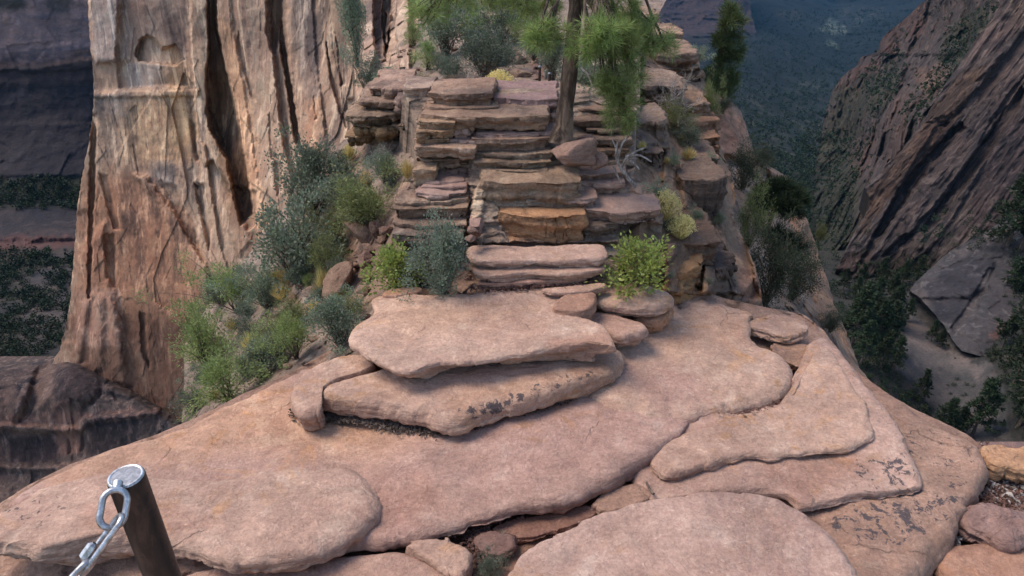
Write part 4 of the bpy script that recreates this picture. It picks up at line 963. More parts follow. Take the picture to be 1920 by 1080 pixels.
# the big pale, warm-coloured wall on the left
rows = [(-110, 165, 705), (0, 165, 700), (60, 167, 700), (110, 172, 700), (160, 176, 700), (215, 174, 700), (250, 169, 690), (300, 160, 690), (340, 152, 680), (380, 146, 670), (430, 142, 640), (480, 138, 600), (560, 132, 560), (620, 122, 540), (655, 112, 520), (690, 94, 500), (760, 80, 480), (860, 120, 470)]
ctrl = [(165, -110, 74), (700, -110, 56), (165, 200, 72), (430, 200, 66), (700, 200, 52), (150, 450, 70), (400, 450, 63), (640, 430, 50), (130, 650, 67), (400, 650, 60), (130, 760, 66), (480, 760, 57), (190, 860, 62), (470, 860, 54)]
offs = [
 # pillar with its flared foot
 ([(354, -120), (383, -120), (393, 92), (387, 130), (388, 215), (402, 250), (427, 300), (439, 345), (441, 374), (420, 332), (398, 300), (385, 310), (372, 290), (368, 240), (364, 160), (358, 90)], 3.2, 2.5),
 ([(384, -120), (402, -120), (408, 60), (420, 110), (440, 200), (465, 320), (474, 400), (452, 420), (440, 374), (426, 300), (392, 235), (388, 130), (393, 92)], -5.5, 3),
 ([(398, -120), (500, -120), (512, 100), (530, 260), (546, 330), (550, 440), (490, 452), (474, 385), (450, 230), (420, 110), (404, 40)], 3., 2.5),
 ([(402, -120), (425, -120), (437, 60), (455, 150), (478, 300), (500, 450), (488, 452), (472, 380), (448, 230), (418, 110)], .8, 2),
 ([(502, -120), (531, -120), (527, 60), (512, 104), (500, 60)], -4.5, 3), ([(527, 40), (541, 125), (556, 220), (567, 275), (552, 266), (540, 170), (524, 80)], -4.5, 2),
 ([(536, -120), (580, -120), (592, 100), (605, 200), (616, 320), (572, 300), (553, 170), (538, 60)], 1.8, 2.5), ([(582, -120), (612, -120), (626, 90), (646, 200), (662, 290), (614, 300), (602, 180), (592, 90)], 1.0, 3),
 ([(611, 80), (622, 130), (640, 190), (650, 240), (636, 205), (620, 150)], -2., 2), ([(612, -120), (660, -120), (668, 80), (690, 170), (650, 190), (628, 90)], 1.6, 3), ([(628, 60), (642, 110), (650, 160), (640, 160)], -1.5, 2),
 ([(447, 60), (462, 120), (480, 190), (472, 185), (455, 125), (444, 80)], -1., 2), ([(505, 215), (516, 230), (514, 260), (520, 300), (508, 295), (504, 250)], -1., 2), ([(515, 300), (530, 310), (534, 330), (522, 370), (515, 340)], -1.4, 2),
 ([(535, 215), (545, 250), (542, 252)], -.8, 1.5), ([(588, 180), (596, 225), (591, 225)], -.8, 1.5), ([(603, 190), (614, 240), (609, 240)], -.8, 1.5),
 # left buttress
 ([(160, -120), (226, -120), (222, 60), (216, 116), (180, 120), (170, 60)], 1.3, 3), ([(226, -120), (350, -120), (352, 160), (225, 165), (218, 100)], -1.1, 3),
 ([(254, 102), (262, 76), (275, 66), (290, 72), (302, 92), (330, 84), (346, 112), (330, 122), (260, 114)], -2.6, 2), ([(172, 117), (238, 120), (240, 166), (174, 174)], -1.0, 6), 
 ([(170, 172), (372, 168), (372, 180), (172, 184)], .8, 2), ([(358, 225), (370, 236), (378, 300), (368, 300)], -1.4, 4), ([(372, 262), (384, 272), (397, 360), (416, 480), (426, 505), (400, 430), (384, 350)], 1.8, 2),
 ([(366, 345), (384, 345), (400, 425), (392, 470), (376, 400)], -2.4, 3), ([(440, 350), (482, 360), (485, 425), (462, 430)], -2., 4), ([(420, 360), (440, 372), (470, 450), (450, 480), (424, 430)], 1.0, 3),
 # sweeping foot of the buttress
 ([(250, 325), (276, 332), (330, 402), (386, 500), (398, 590), (362, 570), (330, 455), (290, 372)], 2.0, 4), ([(300, 340), (330, 350), (360, 420), (382, 490), (350, 440)], -1.6, 3), ([(185, 325), (202, 330), (226, 430), (214, 430)], -1.3, 2), ([(172, 215), (181, 215), (178, 350), (170, 560), (164, 560), (168, 350)], -2.6, 2),
 ([(140, 400), (165, 395), (162, 560), (140, 640), (120, 640)], -1.0, 4), ([(150, 470), (196, 420), (212, 540), (240, 720), (120, 740), (158, 560)], 1.8, 8), ([(196, 440), (214, 440), (218, 540), (200, 520)], -1.6, 3),
 ([(182, 545), (196, 560), (192, 690), (172, 700)], 1., 5), ([(205, 560), (222, 580), (236, 690), (214, 690)], 1., 5), ([(168, 560), (178, 560), (168, 680), (152, 680)], -1., 4), ([(262, 585), (272, 590), (280, 690), (266, 660)], -1.4, 2)]
gry = (.92, 1.05, 1.30)
paint = [([(165, -120), (230, -120), (222, 60), (216, 118), (175, 120)], (.98, 1.12, 1.32), .85, 6), ([(226, -120), (350, -120), (352, 110), (300, 70), (255, 110), (225, 110)], (.72, .74, .82), .8, 10), ([(236, 118), (300, 120), (290, 160), (240, 165)], (.9, 1.05, 1.25), .7, 8),
 ([(172, 176), (240, 172), (236, 215), (176, 215)], (.8, .9, 1.02), .7, 8), ([(280, 300), (330, 300), (332, 348), (282, 350)], (.62, .75, .9), .85, 7), ([(240, 185), (360, 180), (372, 300), (280, 310), (230, 300)], (1.12, 1.06, .92), .7, 14), ([(320, 90), (350, 120), (370, 250), (330, 300), (310, 200)], (1.25, 1.12, .9), .6, 14),
 ([(358, 90), (386, 60), (389, 215), (430, 300), (436, 340), (400, 300), (370, 240)], (1.12, 1.16, 1.15), .7, 6), ([(388, 130), (425, 120), (465, 320), (474, 410), (430, 400), (395, 240)], (.62, .55, .46), .8, 8), ([(402, 20), (440, 60), (470, 200), (500, 420), (480, 430), (440, 200)], (1.3, 1.15, 1.), .75, 6),
 ([(455, 20), (500, 0), (515, 120), (490, 160), (460, 110)], (.92, .95, 1.), .6, 12), ([(538, -120), (582, -120), (600, 180), (575, 190), (545, 60)], (.74, .78, .86), .85, 6), ([(575, 190), (605, 190), (616, 310), (575, 300)], (1.18, 1.06, .96), .8, 8), ([(590, -120), (700, -120), (700, 120), (620, 120)], (.6, .62, .62), .7, 20),
 ([(140, 330), (250, 320), (300, 350), (380, 480), (390, 600), (300, 640), (130, 640)], (.76, .58, .50), .8, 40), ([(200, 340), (290, 350), (350, 460), (250, 430)], (.92, .76, .70), .6, 16), ([(130, 590), (400, 580), (420, 780), (120, 900)], (.36, .29, .28), .9, 45), ([(420, 360), (480, 360), (500, 480), (440, 480)], (.7, .62, .58), .6, 10), ([(150, 540), (225, 545), (230, 650), (140, 650)], (.80, .72, .74), .8, 8)]
def dcl(X, Y, P):
    return .75 * colm(P, .10, .16, 3) + .5 * facet(P * np.array([.16, .16, .06]), .3) + .16 * facet(P * np.array([.6, .6, .3]), .25) + .07 * colm(P, .55, .2, 4) + .10 * fbm(P * .9, 4) + .25 * perlin(np.stack([P[..., 0] * .03, P[..., 1] * .03, P[..., 2] * .35], -1))
V, Fc, T, SURF_C = relief(rows, ctrl, 460, 460, offs=offs, paint=paint, disp=dcl, oscale=.5, wscale=1.4, tpow=1.25, skirt={'l': .4, 'r': .4, 't': (0, 20, 8), 'b': (0, -4, -12)}, seed=20, warp=2.2)
rock_obj('cliff', (V, Fc, T), M['cliff'], 'tall pale ribbed canyon wall on the left with grey and rusty streaks', 'cliff')

# its dark varnished foot
rows = [(668, -160, 470), (690, -160, 470), (760, -160, 460), (840, -170, 430), (930, -190, 420), (1000, -200, 400)]
ctrl = [(-160, 668, 76), (0, 676, 72), (130, 668, 70), (300, 668, 66), (470, 668, 60), (0, 700, 66), (130, 690, 64.5), (-160, 800, 64), (100, 800, 60), (300, 790, 58), (450, 790, 52), (0, 900, 57), (300, 900, 54), (0, 1000, 52), (400, 1000, 46)]
offs = [([(150, 600), (500, 600), (500, 800), (345, 790), (285, 745), (235, 715), (190, 690), (160, 672)], -14., 12), ([(-160, 790), (140, 800), (160, 780), (300, 768), (300, 778), (170, 794), (150, 812), (-160, 806)], 1.4, 3), ([(-160, 868), (120, 872), (260, 850), (260, 862), (120, 884), (-160, 880)], 1.2, 3),
        ([(-20, 690), (70, 686), (48, 745), (22, 800), (-20, 800)], 1.0, 4), ([(70, 690), (110, 676), (95, 730), (50, 780), (38, 790), (55, 740)], -1.6, 3), ([(110, 680), (180, 676), (192, 730), (150, 758), (105, 762)], .8, 4), ([(192, 672), (258, 676), (274, 735), (240, 745), (195, 735)], 1.2, 3), ([(262, 660), (272, 690), (284, 745), (276, 745), (264, 705)], -1.8, 2),
        ([(150, 770), (195, 728), (190, 740), (155, 778)], -1., 2), ([(130, 795), (135, 850), (128, 850)], -.9, 2), ([(158, 800), (160, 840), (152, 845)], -.9, 2)]
dk = (.36, .36, .44)
paint = [([(100, 684), (186, 676), (196, 732), (130, 760), (104, 758)], dk, .9, 8), ([(196, 680), (258, 680), (274, 738), (200, 736)], (.5, .48, .52), .85, 8), ([(14, 692), (76, 688), (50, 745), (20, 798)], (.62, .62, .7), .8, 8), ([(164, 790), (258, 788), (258, 850), (168, 855)], (.42, .42, .48), .9, 7), ([(16, 822), (104, 812), (118, 868), (18, 874)], dk, .9, 7),
         ([(-160, 700), (10, 700), (8, 900), (-160, 900)], (.6, .55, .58), .8, 10), ([(260, 730), (310, 760), (300, 850), (250, 870)], (.4, .42, .46), .8, 12), ([(-160, 786), (300, 766), (300, 784), (-160, 808)], (1.45, 1.2, 1.15), .7, 4), ([(100, 800), (150, 798), (155, 850), (115, 850)], (1.5, 1.2, 1.1), .8, 5), ([(95, 755), (125, 760), (130, 790), (105, 790)], (1.4, 1.15, 1.1), .7, 5), ([(290, 640), (360, 640), (350, 740), (300, 740)], (1.3, .95, .85), .6, 16)]
V, Fc, T, _ = relief(rows, ctrl, 260, 160, offs=offs, paint=paint, wscale=2., oscale=.7, disp=lambda X, Y, P: .5 * colm(P, .18, .3) + .35 * facet(P * np.array([.2, .2, .1]), .4) + .15 * fbm(P * .9, 4) + .2 * perlin(np.stack([P[..., 0] * .04, P[..., 1] * .04, P[..., 2] * .5], -1)),
    skirt={'l': (-30, 5, -5), 'b': (0, -8, -16)}, seed=21)
rock_obj('cliff', (V, Fc, T), M['cliff_low'], 'dark varnished cliff band with two pale ledges at far lower left', 'cliff')

# far wall and wooded slope behind it
rows = [(-110, -260, 330), (0, -260, 330), (300, -260, 330), (440, -260, 300), (470, -260, 300), (700, -260, 260), (780, -260, 240)]
ctrl = [(-260, -110, 300), (330, -110, 330), (-260, 110, 285), (330, 110, 320), (-260, 320, 270), (330, 320, 300), (-260, 345, 255), (330, 345, 285), (-260, 440, 245), (330, 440, 272), (-260, 480, 215), (300, 480, 235), (-260, 600, 150), (280, 600, 160), (-260, 690, 112), (260, 690, 118), (0, 780, 92), (240, 780, 94)]
offs = [([(-260, -120), (330, -120), (330, 100), (160, 108), (60, 125), (-260, 120)], -8, 5), ([(-260, 228), (330, 232), (330, 330), (-260, 330)], 2.5, 4), ([(-260, 390), (330, 382), (330, 448), (-260, 452)], 3, 4)]
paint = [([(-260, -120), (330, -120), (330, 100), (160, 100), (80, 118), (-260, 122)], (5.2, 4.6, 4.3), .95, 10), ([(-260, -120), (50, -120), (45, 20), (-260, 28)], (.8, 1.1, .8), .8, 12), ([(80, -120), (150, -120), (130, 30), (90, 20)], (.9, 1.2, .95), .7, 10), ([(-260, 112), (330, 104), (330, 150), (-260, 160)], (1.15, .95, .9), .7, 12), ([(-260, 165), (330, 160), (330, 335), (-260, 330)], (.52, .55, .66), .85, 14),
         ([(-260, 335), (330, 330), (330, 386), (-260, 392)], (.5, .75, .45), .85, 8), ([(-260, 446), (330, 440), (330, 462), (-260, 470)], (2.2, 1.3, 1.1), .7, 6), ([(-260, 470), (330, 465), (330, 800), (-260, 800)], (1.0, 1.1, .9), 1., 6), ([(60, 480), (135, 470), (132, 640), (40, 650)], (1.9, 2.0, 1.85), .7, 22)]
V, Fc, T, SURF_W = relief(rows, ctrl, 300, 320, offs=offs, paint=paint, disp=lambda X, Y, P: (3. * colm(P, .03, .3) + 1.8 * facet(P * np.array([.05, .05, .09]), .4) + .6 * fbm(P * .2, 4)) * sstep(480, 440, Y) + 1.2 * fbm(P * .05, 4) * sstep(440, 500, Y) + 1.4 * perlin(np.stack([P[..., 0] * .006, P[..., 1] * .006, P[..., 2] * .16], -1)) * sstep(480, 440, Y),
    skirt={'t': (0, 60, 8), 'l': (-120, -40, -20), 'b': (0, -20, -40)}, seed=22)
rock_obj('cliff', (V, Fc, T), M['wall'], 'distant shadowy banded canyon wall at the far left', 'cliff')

# grey columns behind the left end of the hillside
rows = [(-110, 655, 800), (0, 655, 800), (80, 660, 800), (140, 665, 790), (200, 672, 780), (240, 680, 770)]
ctrl = [(655, -110, 34), (800, -110, 30), (660, 60, 30), (800, 60, 26), (680, 170, 24), (790, 170, 21), (690, 240, 22), (770, 240, 19)]
offs = [([(682, -120), (703, -120), (700, 60), (704, 100), (690, 150), (676, 140), (680, 90)], 2., 2.5), ([(722, -120), (735, -120), (730, 80), (722, 110), (716, 40)], -1.6, 2), ([(724, 20), (733, 25), (726, 88), (722, 80)], 1.2, 1.5), ([(745, -120), (765, -120), (770, 160), (755, 160), (742, 60)], 1.2, 3), ([(762, 90), (782, 95), (772, 160), (758, 170)], 1.4, 3), ([(655, -120), (680, -120), (676, 120), (655, 130)], -2., 4)]
V, Fc, T, _ = relief(rows, ctrl, 120, 200, offs=offs, disp=lambda X, Y, P: .25 * colm(P, .4, .2) + .2 * facet(P * np.array([.5, .5, .15]), .3) + .1 * fbm(P * 1.5, 4), skirt={'t': (0, 10, 3), 'l': (-2, 8, -4), 'r': (3, 5, 0), 'b': (0, -1, -4)}, seed=23,
    paint=[([(682, -120), (770, -120), (770, 160), (680, 160)], (.88, .92, .98), .8, 10), ([(655, -120), (682, -120), (672, 130), (655, 130)], (.55, .5, .45), .8, 5)])
rock_obj('cliff', (V, Fc, T), M['cliff'], 'narrow grey rock columns just behind the hillside, left of the shrubs', 'cliff')

# ---- right side: the long valley
rows = [(-168, 300, 2900), (-140, 500, 2700), (-60, 900, 2300), (0, 1050, 2250), (120, 1150, 2200), (300, 1200, 2100), (420, 1250, 2100), (540, 1300, 2100), (640, 1350, 2100)]
ctrl = [(600, -165, 9000), (1500, -165, 9500), (2600, -165, 8000), (1500, -120, 7000), (900, -60, 5200), (1500, -60, 5400), (2200, -60, 5000), (1050, 0, 3300), (1400, 10, 3700), (1560, 20, 4300), (1900, 0, 3500), (1420, 60, 2500), (1560, 70, 3000), (1700, 60, 2900), (1400, 150, 1500), (1560, 150, 2000), (1700, 150, 1900), (1400, 250, 950), (1540, 240, 1250), (1800, 250, 1200),
        (1420, 350, 560), (1560, 350, 700), (1800, 350, 650), (1480, 430, 360), (1580, 440, 440), (1900, 440, 420), (1540, 500, 230), (1700, 500, 240), (1560, 560, 165), (2000, 560, 180), (1560, 640, 120), (2000, 640, 120)]
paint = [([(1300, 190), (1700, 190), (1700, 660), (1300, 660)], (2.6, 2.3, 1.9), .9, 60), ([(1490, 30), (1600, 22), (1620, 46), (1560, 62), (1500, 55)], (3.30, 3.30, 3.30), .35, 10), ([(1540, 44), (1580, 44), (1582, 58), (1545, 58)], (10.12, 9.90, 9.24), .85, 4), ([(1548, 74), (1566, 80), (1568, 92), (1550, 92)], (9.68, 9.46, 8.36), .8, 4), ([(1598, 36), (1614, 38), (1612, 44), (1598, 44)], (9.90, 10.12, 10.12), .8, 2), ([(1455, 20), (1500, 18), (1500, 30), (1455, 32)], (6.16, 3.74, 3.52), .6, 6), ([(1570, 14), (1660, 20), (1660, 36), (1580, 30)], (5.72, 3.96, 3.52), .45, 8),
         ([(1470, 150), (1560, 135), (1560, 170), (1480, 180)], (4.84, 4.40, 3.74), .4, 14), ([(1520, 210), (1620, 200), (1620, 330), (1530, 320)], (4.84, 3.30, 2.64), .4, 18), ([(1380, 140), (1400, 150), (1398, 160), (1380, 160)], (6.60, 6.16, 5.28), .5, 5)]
V, Fc, T, SURF_V = relief(rows, ctrl, 420, 420, paint=paint, disp=lambda X, Y, P: np.linalg.norm(P - CAM, axis=-1) * (.022 * fbm(P * .0022 + 3, 6) + .006 * fbm(P * .02, 4)), skirt={'t': (0, 2500, 60), 'b': (0, -60, -50)}, seed=24, warp=4)
rock_obj('valley', (V, Fc, T), M['valley'], 'wooded valley floor fading into blue haze', 'valley', kind='structure')

# distant fluted buttress
rows = [(-130, 1120, 1400), (-60, 1130, 1402), (0, 1150, 1405), (40, 1180, 1412), (62, 1200, 1418), (85, 1230, 1414), (110, 1250, 1400)]
ctrl = [(1120, -130, 2700), (1400, -130, 2800), (1150, 0, 2450), (1405, 0, 2550), (1250, 60, 2300), (1418, 60, 2400), (1250, 110, 1900), (1400, 110, 1950)]
V, Fc, T, _ = relief(rows, ctrl, 220, 150, disp=lambda X, Y, P: 34 * colm(P, .009, .12, 5) + 12 * facet(P * np.array([.01, .01, .002]), .3) + 8 * fbm(P * .03, 4), skirt={'t': (0, 300, 60), 'r': .4, 'l': (-200, 200, 0)}, seed=25, paint=[([(1100, 70), (1420, 66), (1420, 130), (1100, 130)], (.4, .55, .45), .8, 10)], base=(1.15, .95, .95))
rock_obj('cliff', (V, Fc, T), M['wall'], 'far purple-brown fluted buttress behind the right flank of the ridge', 'cliff')

# far right slope with pinnacles
rows = [(-120, 1800, 2250), (-40, 1755, 2200), (0, 1734, 2180), (25, 1708, 2150), (40, 1690, 2150), (50, 1678, 2150), (58, 1668, 2150), (75, 1652, 2150), (90, 1648, 2150), (100, 1640, 2150), (106, 1614, 2150), (125, 1606, 2150), (132, 1592, 2150), (150, 1574, 2100), (172, 1560, 2100), (215, 1548, 2100), (260, 1538, 2050), (320, 1530, 2000), (380, 1526, 1950), (440, 1530, 1900), (500, 1545, 1800), (540, 1560, 1750)]
ctrl = [(1740, -60, 620), (2150, -60, 330), (1690, 40, 620), (1800, 60, 430), (1920, 40, 300), (2150, 100, 230), (1650, 90, 600), (1600, 130, 620), (1570, 170, 620), (1700, 150, 430), (1800, 130, 340), (1548, 215, 600), (1538, 260, 560), (1530, 320, 480), (1526, 380, 400), (1530, 440, 325), (1545, 500, 235), (1590, 270, 500), (1640, 250, 400), (1720, 220, 300), (2000, 240, 220), (1560, 380, 350), (1620, 360, 300), (1900, 400, 220), (1560, 470, 255), (1700, 500, 180), (1560, 540, 180)]
offs = [([(1650, 95), (1660, 48), (1672, 46), (1680, 70), (1684, 100), (1655, 115)], 14, 3), ([(1690, 50), (1716, 15), (1730, -20), (1745, 0), (1720, 50), (1700, 95)], 14, 4), ([(1700, 110), (1720, 60), (1740, 20), (1750, 30), (1730, 80), (1690, 170), (1680, 180)], -10, 3), ([(1775, 55), (1800, 36), (1812, 50), (1800, 62), (1778, 78)], 12, 3), ([(1612, 210), (1640, 160), (1650, 170), (1620, 260), (1600, 290)], 8, 3),
        ([(1645, 290), (1680, 200), (1700, 120), (1712, 120), (1690, 220), (1660, 300)], -9, 3), ([(1700, 180), (1735, 122), (1785, 128), (1760, 190), (1710, 230), (1680, 300), (1660, 300)], 8, 4), ([(1630, 230), (1660, 165), (1668, 170), (1640, 250), (1610, 330)], 7, 3), ([(1770, 90), (1800, 86), (1790, 110), (1770, 112)], 7, 3)]
paint = [([(1545, 330), (1580, 320), (1590, 380), (1555, 400)], (1.6, .95, .8), .6, 10), ([(1590, 300), (1625, 250), (1640, 270), (1600, 350)], (1.5, 1.15, 1.05), .7, 8), ([(1570, 160), (1600, 130), (1650, 100), (1640, 140), (1580, 190)], (1.3, .98, .92), .7, 8), ([(1715, 125), (1785, 130), (1760, 185), (1735, 195)], (1.75, 1.5, 1.2), .85, 8), ([(1690, 150), (1720, 190), (1680, 300), (1650, 310)], (1.25, 1.05, .95), .7, 10), ([(1690, 0), (1740, -30), (1730, 60), (1700, 70)], (1.2, .95, .88), .8, 10), ([(1650, 50), (1680, 50), (1680, 110), (1650, 110)], (.95, .75, .72), .8, 6),
         ([(1770, 60), (1850, 0), (1870, 60), (1800, 130), (1760, 120)], (.5, .68, .42), .75, 14), ([(1560, 170), (1690, 110), (1660, 160), (1610, 250), (1560, 420)], (.48, .6, .42), .8, 14), ([(1640, 150), (1690, 130), (1670, 190), (1640, 220)], (.5, .68, .42), .7, 8), ([(1440, 330), (1560, 220), (1620, 350), (1610, 420), (1560, 560), (1460, 460)], (.4, .55, .36), .85, 22)]
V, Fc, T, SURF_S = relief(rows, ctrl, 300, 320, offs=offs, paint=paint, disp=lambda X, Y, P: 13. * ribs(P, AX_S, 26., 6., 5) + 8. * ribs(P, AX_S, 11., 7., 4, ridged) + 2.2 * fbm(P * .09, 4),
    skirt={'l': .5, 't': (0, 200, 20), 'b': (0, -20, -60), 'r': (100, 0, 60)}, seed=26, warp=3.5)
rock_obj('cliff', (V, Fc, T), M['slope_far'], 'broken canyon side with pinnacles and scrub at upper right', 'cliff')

# near right tilted slabs
rows = [(-110, 1925, 2250), (-40, 1895, 2250), (0, 1882, 2250), (28, 1866, 2230), (67, 1834, 2200), (100, 1812, 2200), (130, 1790, 2200), (165, 1768, 2150), (222, 1734, 2150), (260, 1706, 2130), (300, 1670, 2100), (330, 1642, 2100), (350, 1620, 2080), (372, 1630, 2060), (388, 1630, 2050), (420, 1612, 2040), (460, 1590, 2000), (505, 1567, 1980), (560, 1560, 1960), (620, 1600, 1960)]
ctrl = [(1890, -60, 215), (2200, -60, 180), (1834, 67, 205), (2000, 67, 192), (1770, 165, 195), (1900, 165, 186), (2150, 165, 170), (1700, 260, 182), (1850, 260, 174), (2100, 260, 158), (1625, 360, 170), (1760, 380, 162), (1920, 380, 154), (1600, 460, 158), (1700, 470, 152), (1900, 480, 144), (1568, 510, 150), (1700, 560, 142), (1900, 600, 132)]
offs = [([(1620, 352), (1650, 330), (1680, 298), (1734, 222), (1762, 230), (1704, 320), (1660, 400), (1630, 460), (1600, 512), (1560, 510), (1612, 420), (1632, 385)], 2.4, 3), ([(1730, 300), (1690, 350), (1655, 410), (1636, 446), (1650, 444), (1702, 372), (1745, 312), (1812, 240), (1800, 230)], -4.5, 2.5),
        ([(1740, 320), (1800, 250), (1850, 208), (1872, 230), (1792, 332), (1722, 420), (1662, 490), (1630, 522), (1596, 522), (1652, 450), (1702, 378)], 2.6, 3), ([(1800, 325), (1760, 385), (1726, 432), (1738, 437), (1782, 390), (1832, 320), (1902, 220), (1922, 170), (1914, 163)], -4.2, 2.5), ([(1700, 436), (1660, 475), (1652, 482), (1666, 482), (1712, 440)], -2.5, 2),
        ([(1890, 176), (1850, 238), (1834, 272), (1842, 274), (1872, 230), (1922, 140)], -2.6, 2), ([(1735, 230), (1770, 238), (1782, 232), (1765, 226)], -2., 1.5), ([(1800, 150), (1850, 110), (1880, 100), (1840, 160), (1790, 210), (1745, 226)], 2.2, 3), ([(1760, 235), (1800, 205), (1850, 150), (1870, 140), (1810, 235), (1770, 270)], -1.4, 3), ([(1840, 100), (1900, 40), (1920, 60), (1880, 110), (1830, 150)], 1.6, 3), ([(1720, 330), (1755, 300), (1700, 380), (1670, 420)], .8, 2), ([(1740, 420), (1800, 350), (1850, 300), (1800, 390), (1750, 460), (1700, 500)], 1.6, 3), ([(1690, 470), (1730, 430), (1735, 440), (1695, 500), (1670, 520)], .9, 2)]
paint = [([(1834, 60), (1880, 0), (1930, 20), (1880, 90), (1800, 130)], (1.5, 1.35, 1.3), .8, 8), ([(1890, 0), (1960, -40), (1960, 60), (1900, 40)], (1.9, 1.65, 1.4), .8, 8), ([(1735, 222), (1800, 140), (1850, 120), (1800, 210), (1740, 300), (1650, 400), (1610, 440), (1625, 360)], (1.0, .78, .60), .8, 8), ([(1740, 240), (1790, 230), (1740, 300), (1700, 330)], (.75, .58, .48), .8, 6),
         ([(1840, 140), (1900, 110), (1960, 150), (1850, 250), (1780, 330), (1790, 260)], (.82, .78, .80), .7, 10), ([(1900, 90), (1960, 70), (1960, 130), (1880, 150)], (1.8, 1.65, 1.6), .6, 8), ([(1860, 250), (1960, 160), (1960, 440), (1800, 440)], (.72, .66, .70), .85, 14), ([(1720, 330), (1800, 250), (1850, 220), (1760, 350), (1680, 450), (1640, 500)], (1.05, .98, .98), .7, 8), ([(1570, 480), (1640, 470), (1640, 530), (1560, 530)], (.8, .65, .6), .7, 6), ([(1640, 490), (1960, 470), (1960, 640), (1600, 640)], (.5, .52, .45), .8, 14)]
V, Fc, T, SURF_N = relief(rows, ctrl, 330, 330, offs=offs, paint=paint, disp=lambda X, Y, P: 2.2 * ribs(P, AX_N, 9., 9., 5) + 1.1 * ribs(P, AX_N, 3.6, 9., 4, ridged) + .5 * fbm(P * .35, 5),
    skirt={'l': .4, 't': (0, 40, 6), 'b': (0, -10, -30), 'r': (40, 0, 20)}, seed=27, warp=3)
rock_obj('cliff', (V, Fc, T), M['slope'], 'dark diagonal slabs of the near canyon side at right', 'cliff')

# grey dome
rows = [(398, 1890, 2100), (420, 1870, 2090), (440, 1838, 2080), (462, 1796, 2070), (480, 1770, 2060), (500, 1748, 2050), (530, 1716, 2040), (545, 1706, 2040), (560, 1726, 2040), (580, 1744, 2040), (610, 1770, 2040), (640, 1788, 2040), (658, 1802, 2040), (668, 1840, 2040)]
ctrl = [(1890, 400, 136), (2080, 420, 128), (1796, 462, 130), (1900, 470, 124), (2060, 480, 118), (1704, 545, 124), (1800, 540, 119), (1900, 550, 114), (2040, 560, 108), (1760, 620, 109), (1850, 620, 106), (2000, 640, 101), (1830, 670, 100), (2000, 670, 97)]
offs = [([(1800, 500), (1840, 478), (1866, 490), (1850, 540), (1800, 560), (1720, 560), (1740, 520)], 1.2, 5), ([(1855, 500), (1866, 505), (1830, 580), (1790, 625), (1782, 615), (1815, 570)], -1.2, 2.5), ([(1830, 570), (1900, 520), (1920, 560), (1900, 640), (1830, 640)], .8, 6)]
paint = [([(1730, 540), (1800, 480), (1860, 486), (1850, 530), (1800, 600), (1760, 600)], (.62, .62, .70), .85, 6), ([(1860, 560), (1905, 520), (1920, 640), (1850, 640)], (1.1, 1.02, 1.), .7, 8), ([(1700, 535), (1720, 530), (1740, 570), (1730, 580)], (1.6, 1.45, 1.35), .7, 4), ([(1790, 470), (1870, 430), (1900, 440), (1800, 482)], (1.5, 1.4, 1.35), .7, 4), ([(1790, 610), (1850, 510), (1862, 512), (1800, 630)], (1.4, 1.3, 1.25), .7, 4), ([(1860, 615), (1895, 612), (1890, 630), (1855, 640)], (1.3, .75, .6), .8, 4)]
V, Fc, T, SURF_D = relief(rows, ctrl, 150, 150, offs=offs, paint=paint, disp=lambda X, Y, P: .7 * fbm(P * .12, 5) + .4 * facet(P * np.array([.18, .18, .3]), .4) + .15 * fbm(P * .8, 4) + .25 * perlin(np.stack([P[..., 0] * .2 + P[..., 2] * .6, P[..., 1] * .05, P[..., 2] * .5 - P[..., 0] * .4], -1)), skirt={'l': .3, 't': .3, 'b': (0, 1, -8)}, seed=28)
rock_obj('rock_dome', (V, Fc, T), M['wash'], 'grey cross-bedded knob of rock in the canyon at the right edge', 'rock dome')

# canyon floor with the pale slickrock wash
rows = [(470, 1400, 2200), (560, 1400, 2200), (700, 1450, 2200), (800, 1500, 2250), (900, 1600, 2300), (1000, 1700, 2350)]
ctrl = [(1400, 470, -78), (1600, 480, -80), (2200, 470, -60), (1560, 560, -70), (1700, 560, -70), (1900, 560, -62), (1600, 640, -62), (1750, 650, -68), (2000, 650, -60), (1650, 720, -60), (1780, 740, -68), (1950, 740, -60), (1800, 830, -67), (2100, 830, -58), (1700, 900, -64), (2200, 950, -60)]
paint = [([(1682, 556), (1716, 558), (1738, 620), (1790, 655), (1850, 686), (1884, 760), (1896, 850), (1780, 850), (1735, 730), (1690, 700), (1676, 650), (1706, 610)], (2.0, 1.95, 2.15), 1., 7), ([(1680, 630), (1760, 650), (1850, 690), (1830, 705), (1720, 680)], (4., 3.6, 3.7), .7, 9), ([(1690, 590), (1735, 610), (1730, 640), (1690, 625)], (4.2, 3.4, 3.2), .6, 8)]
V, Fc, T, SURF_B = relief(rows, ctrl, 220, 200, zctrl=True, paint=paint, disp=lambda X, Y, P: .9 * fbm(P * .08, 5) + .25 * fbm(P * .5, 4), skirt={'b': (0, -15, -10), 't': (0, 30, -30)}, seed=29, warp=5)
rock_obj('canyon_floor', (V, Fc, T), M['soil'], 'wooded canyon floor with a pale slickrock wash', 'canyon floor', kind='structure')
